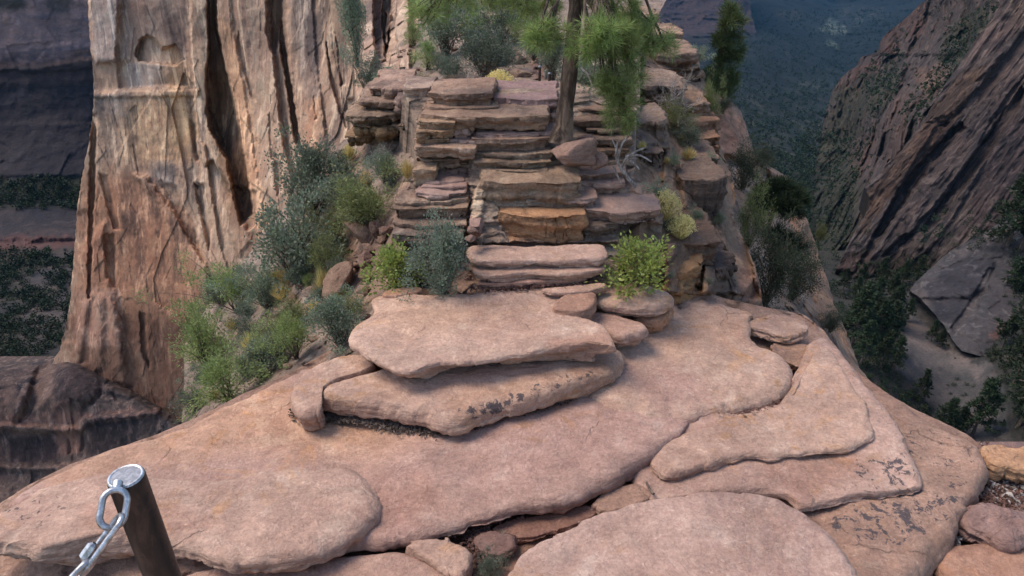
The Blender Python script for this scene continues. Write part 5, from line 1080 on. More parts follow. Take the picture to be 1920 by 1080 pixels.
# ------------------------------------------------------------------ vegetation
LM = {
 'manz': leaf_mat('bright green leaves', (.17, .22, .05), (.36, .41, .11), .45, .4, .4),
 'buck': leaf_mat('grey green leaves', (.13, .17, .115), (.29, .34, .245), .3, .55, .3),
 'oak': leaf_mat('dusky scrub leaves', (.11, .135, .085), (.27, .31, .215), .35, .55, .25),
 'olive': leaf_mat('olive leaves', (.115, .13, .05), (.24, .24, .095), .35, .55, .25),
 'bright': leaf_mat('fresh green leaves', (.15, .20, .065), (.31, .36, .135), .45, .5, .3),
 'blue': leaf_mat('blue grey leaves', (.072, .092, .062), (.155, .18, .13), .2, .6, .2),
 'scrub_dark': leaf_mat('dark scrub leaves', (.035, .045, .028), (.085, .098, .062), .2, .6, .2),  # darker scrub leaf colour, for the bushes on the reddish shoulder
 'straw': leaf_mat('straw coloured stems', (.46, .35, .12), (.68, .54, .25), .3, .7, .1),
 'pine': leaf_mat('pine needles', (.14, .19, .055), (.36, .44, .15), .5, .45, .3),
 'pine_dark': leaf_mat('dark pine needles', (.018, .030, .016), (.04, .056, .027), .2, .55, .2),
 'forest': leaf_mat('far tree crowns', (.007, .015, .009), (.032, .048, .022), .15, .6, .15),
}

def unit(v): return v / (np.linalg.norm(v, axis=-1, keepdims=True) + 1e-9)
def leaves(C, A, L, Wd, rg, var=.25, mixv=None):
    """ diamond leaves at C with axis A """
    n = len(C); A = unit(A); Bv = unit(np.cross(A, rg.normal(size=(n, 3))))
    L = np.broadcast_to(np.asarray(L, float), (n,))[:, None]; Wd = np.broadcast_to(np.asarray(Wd, float), (n,))[:, None]
    V = np.stack([C, C + A * L * .5 + Bv * Wd * .5, C + A * L, C + A * L * .5 - Bv * Wd * .5], 1).reshape(-1, 3)
    Fc = np.arange(4 * n).reshape(-1, 4)
    T = np.ones((n, 4)); T[:, :3] = 1 + var * rg.uniform(-1, 1, (n, 1)) + .06 * rg.normal(size=(n, 3)); T[:, 3] = rg.random(n) if mixv is None else mixv
    return V, Fc, np.repeat(np.clip(T, 0, 2), 4, 0)

def shrub_proto(kind, seed, nclump=46, nleaf=60, leaf=.05, lw=.5, clump=.13, form='round', stems=14, stem_r=.008):
    """ a unit shrub: 1 wide, 1 high, base at the origin """
    rg = np.random.default_rng(seed)
    K = unit(rg.normal(size=(nclump, 3))) * (rg.random((nclump, 1)) ** .38)
    lob = unit(rg.normal(size=(6, 3))); am = rg.uniform(.1, .5, 6)
    K *= (.62 + (np.maximum(unit(K) @ lob.T, 0) ** 3 * am).sum(1, keepdims=True) * 1.4)
    K *= np.clip(rg.lognormal(0, .2, (nclump, 1)), .6, 1.5)
    K[:, 2] = K[:, 2] * .5 + .52
    K[:, :2] *= .46
    if form == 'mound': K[:, 2] = np.abs(K[:, 2] - .1) * .95; K[:, :2] *= (1.15 - .5 * K[:, 2:3])
    if form == 'open': K += rg.normal(size=K.shape) * .10
    K[:, 2] = np.maximum(K[:, 2], .07)
    cs = clump * rg.uniform(.6, 1.35, nclump)
    idx = np.repeat(np.arange(nclump), nleaf)
    n = len(idx)
    off = rg.normal(size=(n, 3)) * cs[idx][:, None] * .55
    C = K[idx] + off; C[:, 2] = np.maximum(C[:, 2], .015)
    A = unit(off) + .6 * unit(K[idx] - np.array([0, 0, .25])) + np.array([0, 0, .35]) + rg.normal(size=(n, 3)) * .5
    tone = rg.uniform(0, .55, nclump)
    V, Fc, T = leaves(C, A, leaf * rg.uniform(.6, 1.3, n), leaf * lw * rg.uniform(.7, 1.2, n), rg, .22, np.clip(tone[idx] + rg.uniform(0, .45, n), 0, 1))
    fol = mesh_np('foliage', V, Fc, LM[kind], T, False)
    paths = []
    for i in range(min(stems, nclump)):
        e = K[i]; t = np.linspace(0, 1, 7)[:, None]
        b0 = np.array([rg.uniform(-.05, .05), rg.uniform(-.05, .05), -.03])
        p = b0 + (e - b0) * t + np.sin(t * 3.1) * rg.normal(size=3) * .05 + rg.normal(size=(7, 3)) * .008 * t
        p[:, 2] += .1 * np.sin(t[:, 0] * 3.1)
        paths.append((p, stem_r * (1 - .75 * t[:, 0])))
    Vs, Fs = tube_np(paths, 5)
    st = mesh_np('stem', Vs, Fs, M['stem'], None)
    return fol, st

PROTO = {
 'manz': [shrub_proto('manz', 1, 54, 44, .075, .55, .15, 'round', 24), shrub_proto('manz', 2, 46, 46, .075, .55, .16, 'mound', 20)],
 'buck': [shrub_proto('buck', 3, 110, 85, .042, .55, .12, 'round', 18)],
 'oak': [shrub_proto('oak', 4, 90, 80, .038, .6, .11, 'round', 36, .010), shrub_proto('oak', 5, 70, 80, .04, .6, .10, 'open', 44, .010), shrub_proto('oak', 6, 80, 80, .04, .6, .12, 'mound', 24), shrub_proto('oak', 16, 70, 90, .04, .6, .12, 'open', 40, .009)],
 'scrub_dark': [shrub_proto('scrub_dark', 41, 90, 90, .036, .5, .12, 'round', 30, .009), shrub_proto('scrub_dark', 42, 80, 90, .036, .5, .12, 'open', 40, .009)],
 'olive': [shrub_proto('olive', 7, 70, 80, .05, .3, .12, 'mound', 24), shrub_proto('olive', 8, 70, 80, .05, .3, .11, 'open', 30)],
 'bright': [shrub_proto('bright', 9, 70, 80, .05, .35, .11, 'round', 26), shrub_proto('bright', 10, 70, 80, .05, .3, .11, 'open', 34), shrub_proto('bright', 17, 60, 80, .05, .3, .12, 'mound', 24)],
 'blue': [shrub_proto('blue', 11, 80, 80, .042, .4, .11, 'mound', 24), shrub_proto('blue', 12, 70, 80, .042, .4, .11, 'open', 30)],
}
def blades_proto(kind, seed, n, lean, wd, head=0.):
    rg = np.random.default_rng(seed)
    a = rg.uniform(0, 2 * np.pi, n); r = lean * rg.random(n) ** .6
    tip = np.stack([np.cos(a) * r * .5, np.sin(a) * r * .5, (1 - .45 * (r / lean) ** 2) * rg.uniform(.65, 1, n)], 1)
    b = np.stack([np.cos(a) * r * .1, np.sin(a) * r * .1, np.zeros(n)], 1)
    V, Fc, T = leaves(b, tip - b, np.linalg.norm(tip - b, axis=1), wd, rg, .25)
    if head:
        m = 5; C = np.repeat(tip, m, 0) + rg.normal(size=(n * m, 3)) * .035
        V2, F2, T2 = leaves(C, rg.normal(size=(n * m, 3)) + np.array([0, 0, .8]), head, head * .6, rg, .2, np.full(n * m, .9))
        Fc = np.concatenate([Fc, F2 + len(V)]); V = np.concatenate([V, V2]); T = np.concatenate([T, T2])
    return mesh_np('foliage', V, Fc, LM[kind], T, False)
PROTO['straw'] = [(blades_proto('straw', 21, 420, 1.0, .014, .05), None)]
PROTO['grass'] = [(blades_proto('straw', 22, 240, .9, .02), None)]
def twig_proto(seed, n=26):
    rg = np.random.default_rng(seed); paths = []
    def grow(p, d, L, r, lev):
        m = 6; pts = [p]
        for i in range(m):
            d = unit(d + rg.normal(size=3) * .16); p = p + d * L / m; pts.append(p)
        paths.append((np.array(pts), np.linspace(r, r * .45, m + 1)))
        if lev < 3:
            for k in range(3 if lev else 4): grow(pts[int(rg.integers(2, m + 1))], unit(d + rg.normal(size=3) * .55), L * rg.uniform(.5, .75), r * .55, lev + 1)
    for i in range(7): grow(np.zeros(3), unit(np.array([rg.uniform(-.6, .6), rg.uniform(-.6, .6), 1.])), rg.uniform(.35, .5), .009, 0)
    V, Fc = tube_np(paths, 4)
    V = V / np.array([max(1e-3, np.abs(V[:, 0]).max() * 2), max(1e-3, np.abs(V[:, 1]).max() * 2), V[:, 2].max()])
    return mesh_np('twigs', V, Fc, M['twig'], None)
PROTO['twig'] = [(None, twig_proto(31)), (None, twig_proto(32))]
_pc = {}
def shrub(kind, px, py, w, h, Y, label, name='shrub', group=None, cat='shrub'):
    k = _pc.get(kind, 0); _pc[kind] = k + 1
    fol, st = PROTO[kind][k % len(PROTO[kind])]
    P = at_y(px, py, Y); dep = float(proj(P)[2])
    o = thing(name, label, cat, tuple(float(v) for v in P), group)
    sx = w / F * dep * 1.05; sz = h / F * dep / CP * 1.02
    o.scale = (sx, sx * .9, sz); o.rotation_euler = (0, 0, (k * 2.4) % 6.28)
    if fol: put('foliage', fol, o)
    if st: put('stem' if fol else 'twigs', st, o)
    return o

shrub('buck', 836, 549, 104, 122, 5.62, 'dense grey-green rounded shrub standing on the back edge of the top slab')
shrub('manz', 748, 546, 96, 90, 5.8, 'bright green leafy shrub left of the grey-green one, against the outcrop')
shrub('manz', 1194, 531, 122, 88, 5.75, 'bright green leafy shrub right of the trail steps')
for kind, px, py, w, h, lab in [
 ('oak', 590, 405, 130, 130, 'tall dusky bush at the cliff edge, highest on the left slope'), ('oak', 556, 525, 175, 150, 'biggest dusky grey-green bush, mid slope left of the rubble'), ('olive', 690, 428, 150, 108, 'olive bush just above the long tilted slab'),
 ('oak', 722, 342, 76, 60, 'small dark bush under the overhanging beds'), ('olive', 616, 516, 76, 60, 'olive shrub directly below the biggest dusky bush'), ('bright', 446, 585, 96, 84, 'fresh green shrub at the cliff edge, level with the biggest bush foot'),
 ('bright', 388, 688, 130, 112, 'fresh green bush furthest left on the slope rim'), ('bright', 432, 748, 150, 100, 'yellow-green bush lowest on the left slope, against the bedrock'), ('oak', 490, 705, 96, 66, 'dusky low shrub right of the yellow-green bush'),
 ('oak', 636, 643, 112, 90, 'dark dense shrub beside the left tip of the top slab'), ('bright', 556, 670, 92, 84, 'loose yellow-green shrub left of the dark dense one'), ('olive', 552, 612, 76, 56, 'olive shrub above the loose yellow-green one'),
 ('oak', 500, 575, 86, 74, 'dusky shrub at the foot of the biggest bush'), ('oak', 412, 570, 70, 60, 'dark scraggly shrub overhanging the drop at the cliff edge'), ('oak', 655, 392, 90, 76, 'dusky bush left of the olive one, under the overhang'),
 ('blue', 636, 330, 60, 50, 'small blue-grey bush on the pale rocks by the cliff edge'), ('bright', 655, 600, 60, 52, 'yellow-green sprig behind the dark dense shrub'), ('blue', 470, 640, 70, 52, 'grey shrub in the middle of the lower slope'), ('olive', 520, 640, 60, 46, 'small olive shrub in the middle of the lower slope'), ('bright', 375, 640, 70, 56, 'sprawling green branches hanging over the drop'), ('blue', 366, 768, 70, 46, 'silvery low shrub at the very foot of the left slope')]:
    shrub(kind, px, py, w, h, YL(max(px, 350), py) - .08, lab)
rg = np.random.default_rng(15)
for i in range(46):
    px = rg.uniform(380, 700); py = 770 - (px - 380) * 1.05 + rg.uniform(-130, 60)
    if not (300 < py < 760) or (px > 640 and py > 420): continue
    k = ['oak', 'olive', 'blue', 'grass', 'bright', 'oak', 'grass'][i % 7]; w = rg.uniform(28, 60)
    shrub(k, px, py, w, w * rg.uniform(.6, 1.), YL(px, py) - .06, 'small plant filling a gap between the bigger bushes of the left slope', 'low_plant', 'small plants on the left slope', 'plant')
for i in range(22):
    px = rg.uniform(790, 1050); py = rg.uniform(60, 175)
    k = ['oak', 'blue', 'grass', 'olive'][i % 4]; w = rg.uniform(22, 46)
    if px > 955 and py > 120: continue
    shrub(k, px, py, w, w * rg.uniform(.6, .9), YH(px, py) - .1, 'small plant dotted between the bushes of the upper hillside', 'low_plant', 'small plants on the upper hillside', 'plant')
for i in range(12):
    px = rg.uniform(1200, 1400); py = rg.uniform(150, 540)
    k = ['grass', 'blue', 'oak'][i % 3]; w = rg.uniform(16, 36)
    if px > 1330 + (py - 200) * .25: continue
    shrub(k, px, py, w, w * .7, YF(px, py) - .06, 'small plant rooted in a crack of the right flank', 'low_plant', 'small plants on the right flank', 'plant')
for px, py, w, h, lab in [(606, 548, 34, 54, 'dry straw-coloured grass tuft beside the leaning tan slab'), (590, 590, 40, 36, 'dry grass tuft above the dark dense shrub'), (655, 300, 40, 34, 'dry grass tuft under the left overhanging beds'), (765, 335, 36, 40, 'dry grass tuft by the corner of the outcrop')]:
    shrub('grass', px, py, w, h, YL(px, py) - .05, lab, 'grass_tuft', None, 'grass')
for px, py, w, h, lab in [(720, 300, 60, 34, 'leafless purple-grey bush under the overhanging beds'), (610, 290, 60, 44, 'leafless grey bush at the cliff edge on the skyline of the slope'), (470, 545, 90, 60, 'bare grey branches in front of the biggest dusky bush'), (540, 500, 80, 60, 'bare twigs standing in the biggest dusky bush')]:
    shrub('twig', px, py, w, h, YL(px, py) - .2, lab, 'dead_shrub')
for kind, px, py, w, h, lab in [
 ('oak', 838, 105, 116, 100, 'large dark bush at upper left of the hillside'), ('bright', 802, 130, 64, 56, 'fresh green shrub at the foot of the large dark bush'), ('blue', 905, 140, 120, 84, 'wide blue-grey bush in the middle of the hillside'), ('bright', 886, 88, 76, 60, 'green leafy shrub above the wide blue-grey bush'), ('blue', 940, 84, 96, 76, 'tall blue-grey bush left of the trail'),
 ('blue', 850, 156, 66, 50, 'small blue-grey shrub behind the pale boulder'), ('bright', 990, 88, 66, 76, 'light green shrub above the turn of the trail'), ('oak', 1036, 152, 66, 88, 'dark green bush beside the steel trail posts'), ('oak', 1130, 205, 120, 96, 'dark bush behind the pine trunk, to its right'), ('oak', 730, 172, 60, 46, 'dark shrub at the foot of the grey rock columns'),
 ('olive', 795, 168, 50, 22, 'low olive plant on the rim above the outcrop'), ('blue', 690, 172, 70, 56, 'grey shrub left of the rock columns foot'), ('oak', 955, 40, 90, 60, 'dark bush high on the hillside under the pine boughs'), ('oak', 670, 120, 56, 150, 'tall dark evergreen shrub in the gap left of the grey columns'), ('bright', 775, 85, 50, 40, 'small green shrub on the ledge by the grey columns'), ('oak', 1080, 180, 60, 60, 'low dark shrub directly behind the pine trunk'),
 ('oak', 860, 20, 110, 60, 'dark bush at the top of the hillside'), ('olive', 1170, 90, 90, 70, 'olive bush behind the pine boughs near the caprock')]:
    shrub(kind, px, py, w, h, YH(px, py) - .15, lab)
shrub('straw', 936, 182, 60, 42, YH(936, 182) - .1, 'pale yellowish shrub behind the right end of the top bed', 'shrub')
shrub('twig', 884, 178, 74, 50, YH(884, 178) - .1, 'leafless purple-grey shrub behind the top bed of the outcrop', 'dead_shrub')
for kind, px, py, w, h, lab in [
 ('straw', 1244, 414, 58, 52, 'upper round straw-yellow bush on the right flank'), ('straw', 1275, 448, 56, 42, 'lower round straw-yellow bush on the right flank'), ('oak', 1232, 392, 66, 44, 'dark shrub behind the upper straw-yellow bush'), ('oak', 1302, 428, 50, 34, 'dark shrub right of the straw-yellow bushes'),
 ('twig', 1268, 238, 120, 104, 'big leafless grey bush on the right flank'), ('olive', 1262, 244, 70, 42, 'olive shrub at the foot of the leafless grey bush'), ('blue', 1290, 272, 76, 38, 'grey shrub below the leafless bush on the right flank'), ('olive', 1328, 232, 44, 80, 'thin olive shrub along the edge of the right flank'), ('oak', 1300, 120, 60, 30, 'dark shrub on the upper bed of the right flank'), ('grass', 1290, 300, 40, 26, 'dry grass tuft on the dark jutting block')]:
    shrub(kind, px, py, w, h, YF(px, py) - .12, lab, 'grass_tuft' if kind == 'grass' else 'dead_shrub' if kind == 'twig' else 'shrub', None, 'grass' if kind == 'grass' else 'shrub')
for kind, px, py, w, h, lab in [
 ('scrub_dark', 1392, 352, 70, 70, 'dark bush in the notch between the flank and the reddish shoulder'), ('scrub_dark', 1428, 312, 50, 34, 'dark bush on the edge of the reddish shoulder'), ('olive', 1402, 466, 64, 96, 'olive-dark bush left of the leaning pine'), ('scrub_dark', 1436, 566, 96, 130, 'large dark bush at the foot of the leaning pine'), ('scrub_dark', 1486, 560, 84, 96, 'large dark bush right of the leaning pine foot'),
 ('olive', 1536, 452, 26, 36, 'thin olive shrub on the rim of the reddish shoulder'), ('scrub_dark', 1556, 622, 44, 40, 'dark shrub low on the reddish shoulder'), ('scrub_dark', 1355, 212, 36, 26, 'dark shrub at the foot of the far pine')]:
    shrub(kind, px, py, w, h, YF2(px, py) - .25, lab)
shrub('blue', 917, 1075, 54, 40, float(at_z(917, 1075, .0)[1]), 'small silvery plant in the dark gap at the bottom edge', 'plant', None, 'plant')

# ---- pine trees
def needle_tufts(C, D, n, L, wd, rg, kind, var=.25, spread=.75):
    m = len(C); idx = np.repeat(np.arange(m), n)
    A = unit(D[idx] + rg.normal(size=(m * n, 3)) * spread)
    base = C[idx] - D[idx] * L * rg.uniform(0, .35, (m * n, 1))
    tone = rg.uniform(0, .6, m)
    return leaves(base, A, L * rg.uniform(.7, 1.1, m * n), wd, rg, var, np.clip(tone[idx] + rg.uniform(0, .4, m * n), 0, 1))

pine = thing('pine_tree', 'ponderosa pine with a leaning bare trunk growing from the outcrop', 'pine tree', tuple(float(v) for v in at_y(1053, 262, 6.95)))
p0 = np.array(pine.location)
trunk_px = [(1051, 268, 24, 6.92), (1053, 255, 20.5, 6.93), (1057, 235, 17, 6.95), (1061, 195, 15.5, 6.97), (1067, 140, 15, 7.0), (1073, 80, 14.5, 7.02), (1079, 20, 14, 7.05), (1084, -40, 13.5, 7.08), (1090, -140, 15, 7.1), (1094, -260, 12, 7.15), (1096, -420, 7, 7.2), (1097, -520, 2, 7.2)]
tp = np.array([at_y(a, b, d) for a, b, c, d in trunk_px]); tr = np.array([c / F * float(proj(at_y(a, b, d))[2]) for a, b, c, d in trunk_px])
t_ = np.linspace(0, 1, 90); s_ = np.linspace(0, 1, len(tp))
tp = np.stack([np.interp(t_, s_, tp[:, k]) for k in range(3)], 1); tr = np.interp(t_, s_, tr)
V, Fc = tube_np([(tp, tr)], 28)
V = V.reshape(90, 28, 3); ctr = tp[:, None]
rd = V - ctr; q = np.concatenate([V * np.array([9, 9, 2.2])], -1)
V = ctr + rd * (1 + .10 * fbm(q, 4) + .10 * facet(V * np.array([16, 16, 6.])))[..., None]
put('trunk', mesh_np('trunk', V.reshape(-1, 3) - p0, Fc, M['bark'], None), pine)
# boughs: (trunk px y where it leaves, list of needle masses (cx, cy, rx, ry, dY, tufts))
boughs = [(-60, [(1030, 64, 40, 20, -.5, 60), (1005, 75, 22, 14, -.55, 22)]), (-90, [(1126, 58, 38, 28, -.6, 75), (1098, 92, 32, 18, -.55, 40)]), (-80, [(1150, 70, 48, 34, -.45, 90), (1178, 105, 26, 26, -.4, 36)]), (-120, [(1215, 75, 40, 26, -.2, 66), (1245, 82, 22, 20, -.15, 24), (1195, 45, 30, 20, -.2, 30)]),
          (-30, [(1160, 160, 36, 32, -.55, 70), (1165, 205, 32, 28, -.55, 56), (1178, 228, 16, 18, -.5, 18), (1135, 150, 22, 24, -.55, 26), (1190, 140, 20, 24, -.45, 20)]), (-160, [(1148, 12, 44, 24, -.2, 54), (1020, 12, 34, 20, .3, 40)]), (-200, [(810, 12, 42, 28, .4, 52), (850, -5, 40, 22, .4, 36), (790, 35, 22, 14, .4, 14)]),
          (-180, [(900, -5, 50, 18, .3, 40), (950, -8, 40, 22, .2, 36), (985, 8, 28, 16, .1, 22)]), (-240, [(1120, -70, 90, 50, 0, 90), (1000, -60, 90, 40, 0, 70)]), (-340, [(1090, -200, 110, 60, 0, 110)]), (-430, [(1095, -330, 80, 60, 0, 80)])]
rg = np.random.default_rng(77)
for ty, masses in boughs:
    y0 = int(np.argmin(np.abs(proj(tp)[1] - ty))); st = tp[y0]
    Cs, Ds, paths = [], [], []
    for cx, cy, rx, ry, dy, nt_ in masses:
        nt_ = int(nt_ * .72)
        Yc = 7.0 + dy; c0 = at_y(cx, cy, Yc); dep = float(proj(c0)[2]); sx = rx / F * dep * 1.14; sz = ry / F * dep / CP * 1.08
        K = unit(rg.normal(size=(nt_, 3))) * rg.random((nt_, 1)) ** .45
        C = c0 + K * np.array([sx, (sx + sz) * .5, sz])
        D = unit(K * np.array([1, 1, .7]) + np.array([0, 0, .25]) + .35 * rg.normal(size=(nt_, 3)))
        Cs.append(C); Ds.append(D)
        t = np.linspace(0, 1, 12)[:, None]
        pth = st + (c0 - st) * t + np.array([0, 0, .22]) * np.sin(t * np.pi) + rg.normal(size=(12, 3)) * .015 * np.sin(t * np.pi)
        paths.append((pth, np.linspace(.03, .009, 12)))
        for k in range(0, nt_, 3):
            e = C[k]; b = pth[int(rg.integers(8, 12))]; tt = np.linspace(0, 1, 5)[:, None]
            paths.append((b + (e - b) * tt + np.array([0, 0, -.03]) * np.sin(tt * np.pi), np.linspace(.007, .003, 5)))
    Vb, Fb = tube_np(paths, 5)
    br = put('branch', mesh_np('branch', Vb - p0, Fb, M['bark'], None), pine)
    Vn, Fn, Tn = needle_tufts(np.concatenate(Cs), np.concatenate(Ds), 36, .125, .0046, rg, 'pine', spread=1.15)
    put('foliage', mesh_np('foliage', Vn - p0, Fn, LM['pine'], Tn, False), br)

def rugged_pine(label, trunk, masses, Y, nl, L, wd, seed, mat='pine_dark', name='pine_tree', dens=1.):
    rg = np.random.default_rng(seed)
    b = at_y(trunk[0][0], trunk[0][1], Y); o = thing(name, label, 'pine tree', tuple(float(v) for v in b)); b = np.array(b)
    tpp = np.array([at_y(a, c, Y) for a, c, r in trunk]); rr = np.array([r / F * float(proj(at_y(a, c, Y))[2]) for a, c, r in trunk])
    paths = []; Cs, Ds = [], []
    for cx, cy, rx, ry, nt_ in masses:
        c0 = at_y(cx, cy, Y + rg.uniform(-.3, .3)); dep = float(proj(c0)[2]); sx = rx / F * dep; sz = ry / F * dep / CP
        nt2 = int(nt_ * dens)
        K = unit(rg.normal(size=(nt2, 3))) * rg.random((nt2, 1)) ** .5
        Cs.append(c0 + K * np.array([sx, sx, sz])); Ds.append(unit(K + np.array([0, 0, .5]) + .4 * rg.normal(size=(nt2, 3))))
        k = int(np.argmin(np.linalg.norm(tpp - c0 - np.array([0, 0, -.2]), axis=1))); t = np.linspace(0, 1, 6)[:, None]
        paths.append((tpp[k] + (c0 - tpp[k]) * t + rg.normal(size=(6, 3)) * .02 * sx, np.linspace(rr[k] * .5, rr[k] * .15, 6)))
    Vt, Ft = tube_np([(tpp, rr)], 10); put('trunk', mesh_np('trunk', Vt - b, Ft, M['stem'], None), o)
    Vt, Ft = tube_np(paths, 5); put('branch', mesh_np('branch', Vt - b, Ft, M['stem'], None), o)
    Vn, Fn, Tn = needle_tufts(np.concatenate(Cs), np.concatenate(Ds), nl, L, wd, rg, mat)
    put('foliage', mesh_np('foliage', Vn - b, Fn, LM[mat], Tn, False), o)
    return o
LM['pine_mid'] = leaf_mat('mid pine needles', (.06, .085, .032), (.14, .17, .065), .25, .5, .2)
rugged_pine('slender far pine with tufted crown rising from the rim of the right flank', [(1345, 192, 6), (1348, 150, 5), (1352, 110, 4.5), (1358, 70, 3.5), (1366, 35, 2.5), (1370, 10, 1)],
            [(1368, 20, 16, 12, 40), (1372, 40, 26, 10, 60), (1360, 58, 18, 10, 34), (1384, 62, 14, 8, 20), (1350, 78, 20, 10, 36), (1372, 92, 24, 10, 50), (1384, 108, 14, 8, 22), (1352, 112, 22, 10, 40), (1340, 138, 22, 10, 40), (1368, 140, 18, 10, 36), (1380, 158, 12, 8, 18), (1344, 162, 24, 10, 44), (1362, 178, 16, 10, 26)], 23., 30, .34, .016, 61, 'pine_mid', dens=.55)
rugged_pine('dark leaning pine on the reddish shoulder above the canyon', [(1418, 500, 5), (1428, 470, 4.6), (1440, 430, 4.2), (1450, 395, 3.6), (1458, 365, 2.6), (1464, 345, 1.5)],
            [(1462, 350, 24, 9, 50), (1440, 362, 26, 9, 50), (1486, 362, 22, 9, 46), (1470, 378, 34, 10, 70), (1500, 376, 14, 8, 26), (1428, 384, 18, 8, 30), (1480, 398, 22, 8, 34), (1455, 440, 26, 12, 40), (1480, 460, 30, 14, 50), (1440, 480, 26, 14, 40)], 14.5, 24, .26, .014, 62, 'pine_dark', dens=1.2)

# canyon pines: three shapes, copied
def conifer_proto(seed, nb=60, slim=.3, bare=.2):
    rg = np.random.default_rng(seed); paths = [(np.stack([np.zeros(8), np.zeros(8), np.linspace(-.02, .97, 8)], 1) + np.concatenate([rg.normal(size=(8, 2)) * .008, np.zeros((8, 1))], 1), np.linspace(.022, .003, 8))]
    C, D = [], []
    for i in range(nb):
        z = bare + (1 - bare) * (i / nb) ** .9; z = min(z + rg.uniform(-.02, .02), .98)
        R_ = slim * (1 - ((z - bare) / (1 - bare)) ** 1.35) * rg.uniform(.45, 1.1) + .02
        a = rg.uniform(0, 6.28); e = np.array([np.cos(a) * R_, np.sin(a) * R_, z + rg.uniform(-.03, .02)])
        paths.append((np.stack([np.array([0, 0, z]), e * np.array([.5, .5, 1]), e]), [.006, .004, .002]))
        for k in range(7):
            t = rg.uniform(.3, 1.05); c = np.array([0, 0, z]) * (1 - t) + e * t + rg.normal(size=3) * .022
            C.append(c); D.append(unit(np.array([np.cos(a), np.sin(a), .6])))
    V, Fc = tube_np(paths, 5); tk = mesh_np('trunk', V, Fc, M['stem'], None)
    V, Fc, T = needle_tufts(np.array(C), np.array(D), 12, .055, .016, rg, 'pine_dark', .25, 1.0)
    return mesh_np('crown', V, Fc, LM['pine_dark'], T, False), tk
CON = [conifer_proto(71), conifer_proto(72, 50, .26, .28), conifer_proto(73, 70, .34, .15)]
_cn = 0
def canyon_pine(px, py, h, Y, label, group='pines on the canyon floor'):
    global _cn
    c, t = CON[_cn % 3]; P = at_y(px, py, Y); dep = float(proj(P)[2])
    o = thing('pine_tree', label, 'pine tree', tuple(float(v) for v in P), group)
    s = h / F * dep / CP; o.scale = (s * 1.05, s * 1.05, s); o.rotation_euler = (0, 0, _cn * 1.7); _cn += 1
    put('crown', c, o); put('trunk', t, o)
PL = 'dark green pine among the trees of the canyon below'
for px, py, h, lab in [(1820, 822, 118, 'tallest dark pine on the pale wash at right, above the orange boulder'), (1722, 752, 62, 'small lone pine at the left edge of the pale wash'), (1764, 820, 78, 'dark pine just left of the tallest one on the wash'), (1790, 818, 60, 'short dark pine touching the tallest one on the wash'), (1908, 800, 150, 'tall dark pine at the frame edge beside the wash'), (1888, 460, 130, 'tall dark pine standing on top of the grey dome'), (1912, 470, 150, 'dark pine at the frame edge behind the dome'), (1596, 650, 118, 'tall dark pine close to the reddish shoulder in the canyon'),
      (1668, 612, 76, None), (1630, 640, 80, None), (1650, 690, 70, None), (1640, 655, 90, None), (1675, 690, 60, None), (1612, 690, 90, None), (1625, 600, 56, None), (1640, 570, 50, None), (1600, 575, 54, None), (1670, 560, 46, None), (1580, 545, 40, None), (1610, 540, 44, None), (1650, 530, 46, None), (1690, 535, 44, None), (1720, 520, 40, None), (1915, 640, 120, None), (1900, 720, 110, None), (1880, 650, 60, None), (1925, 560, 130, None), (1895, 560, 70, None), (1920, 700, 140, None), (1935, 800, 170, None), (1700, 600, 40, None), (1745, 640, 40, None), (1760, 650, 34, None), (1600, 620, 70, None), (1660, 650, 84, None)]:
    Yv = float((SURF_B if py >= 480 else SURF_D)(px, py)[1])
    canyon_pine(px, py, h, Yv, lab or PL)

# ---- far vegetation nobody could count
def scatter(name, P, size, mat, label, nq=16, asp=1.3, seed=0, q=.42):
    rg = np.random.default_rng(seed); n = len(P); idx = np.repeat(np.arange(n), nq); m = n * nq
    s = size[idx][:, None]
    off = unit(rg.normal(size=(m, 3))) * rg.random((m, 1)) ** .4 * np.array([.5, .5, .5 * asp])
    C = P[idx] + (off + np.array([0, 0, .42 * asp])) * s
    A = unit(off + rg.normal(size=(m, 3)) * .5)
    tone = rg.uniform(0, .7, n)
    V, Fc, T = leaves(C - A * s * q * .5, A, s[:, 0] * q * rg.uniform(.7, 1.3, m), s[:, 0] * q * .8, rg, .2, np.clip(tone[idx] + rg.uniform(0, .3, m), 0, 1))
    hue = 1 + .18 * rg.normal(size=(n, 1)) * np.array([1., .6, .4]); T[:, :3] *= np.repeat(np.clip(hue, .5, 1.6)[idx], 4, 0)
    o = put(name, mesh_np(name, V, Fc, mat, T, False)); tag(o, label, 'trees', None, 'stuff'); return o
rg = np.random.default_rng(91)
def pts(n, x0, x1, y0, y1, keep, yf):
    px = rg.uniform(x0, x1, n); py = rg.uniform(y0, y1, n); k = keep(px, py); px, py = px[k], py[k]
    return px, py, yf(px, py)
px, py, P = pts(13000, 1330, 1800, 20, 560, lambda x, y: rg.random(len(x)) < .35 + .65 * sstep(.0, .25, fbm(np.stack([x / 40, y / 22, x * 0], -1), 3) + .15), SURF_V)
dep = proj(P)[2]; scatter('forest', P, dep / F * rg.uniform(4, 9, len(P)) * (.6 + 1.1 * sstep(80, 420, py)), LM['forest'], 'dense woods covering the far valley floor', 12, 1.0, 1)
px, py, P = pts(2600, -40, 170, 335, 720, lambda x, y: (y > 470) & (rg.random(len(x)) < .25 + sstep(-.1, .25, fbm(np.stack([x / 45, y / 30, x * 0 + 4], -1), 3))) | ((y > 338) & (y < 392) & (rg.random(len(x)) < .6)), SURF_W)
dep = proj(P)[2]; scatter('forest', P, dep / F * rg.uniform(8, 20, len(P)), LM['forest'], 'scrubby trees on the bench below the distant left wall', 36, .9, 2, .22)
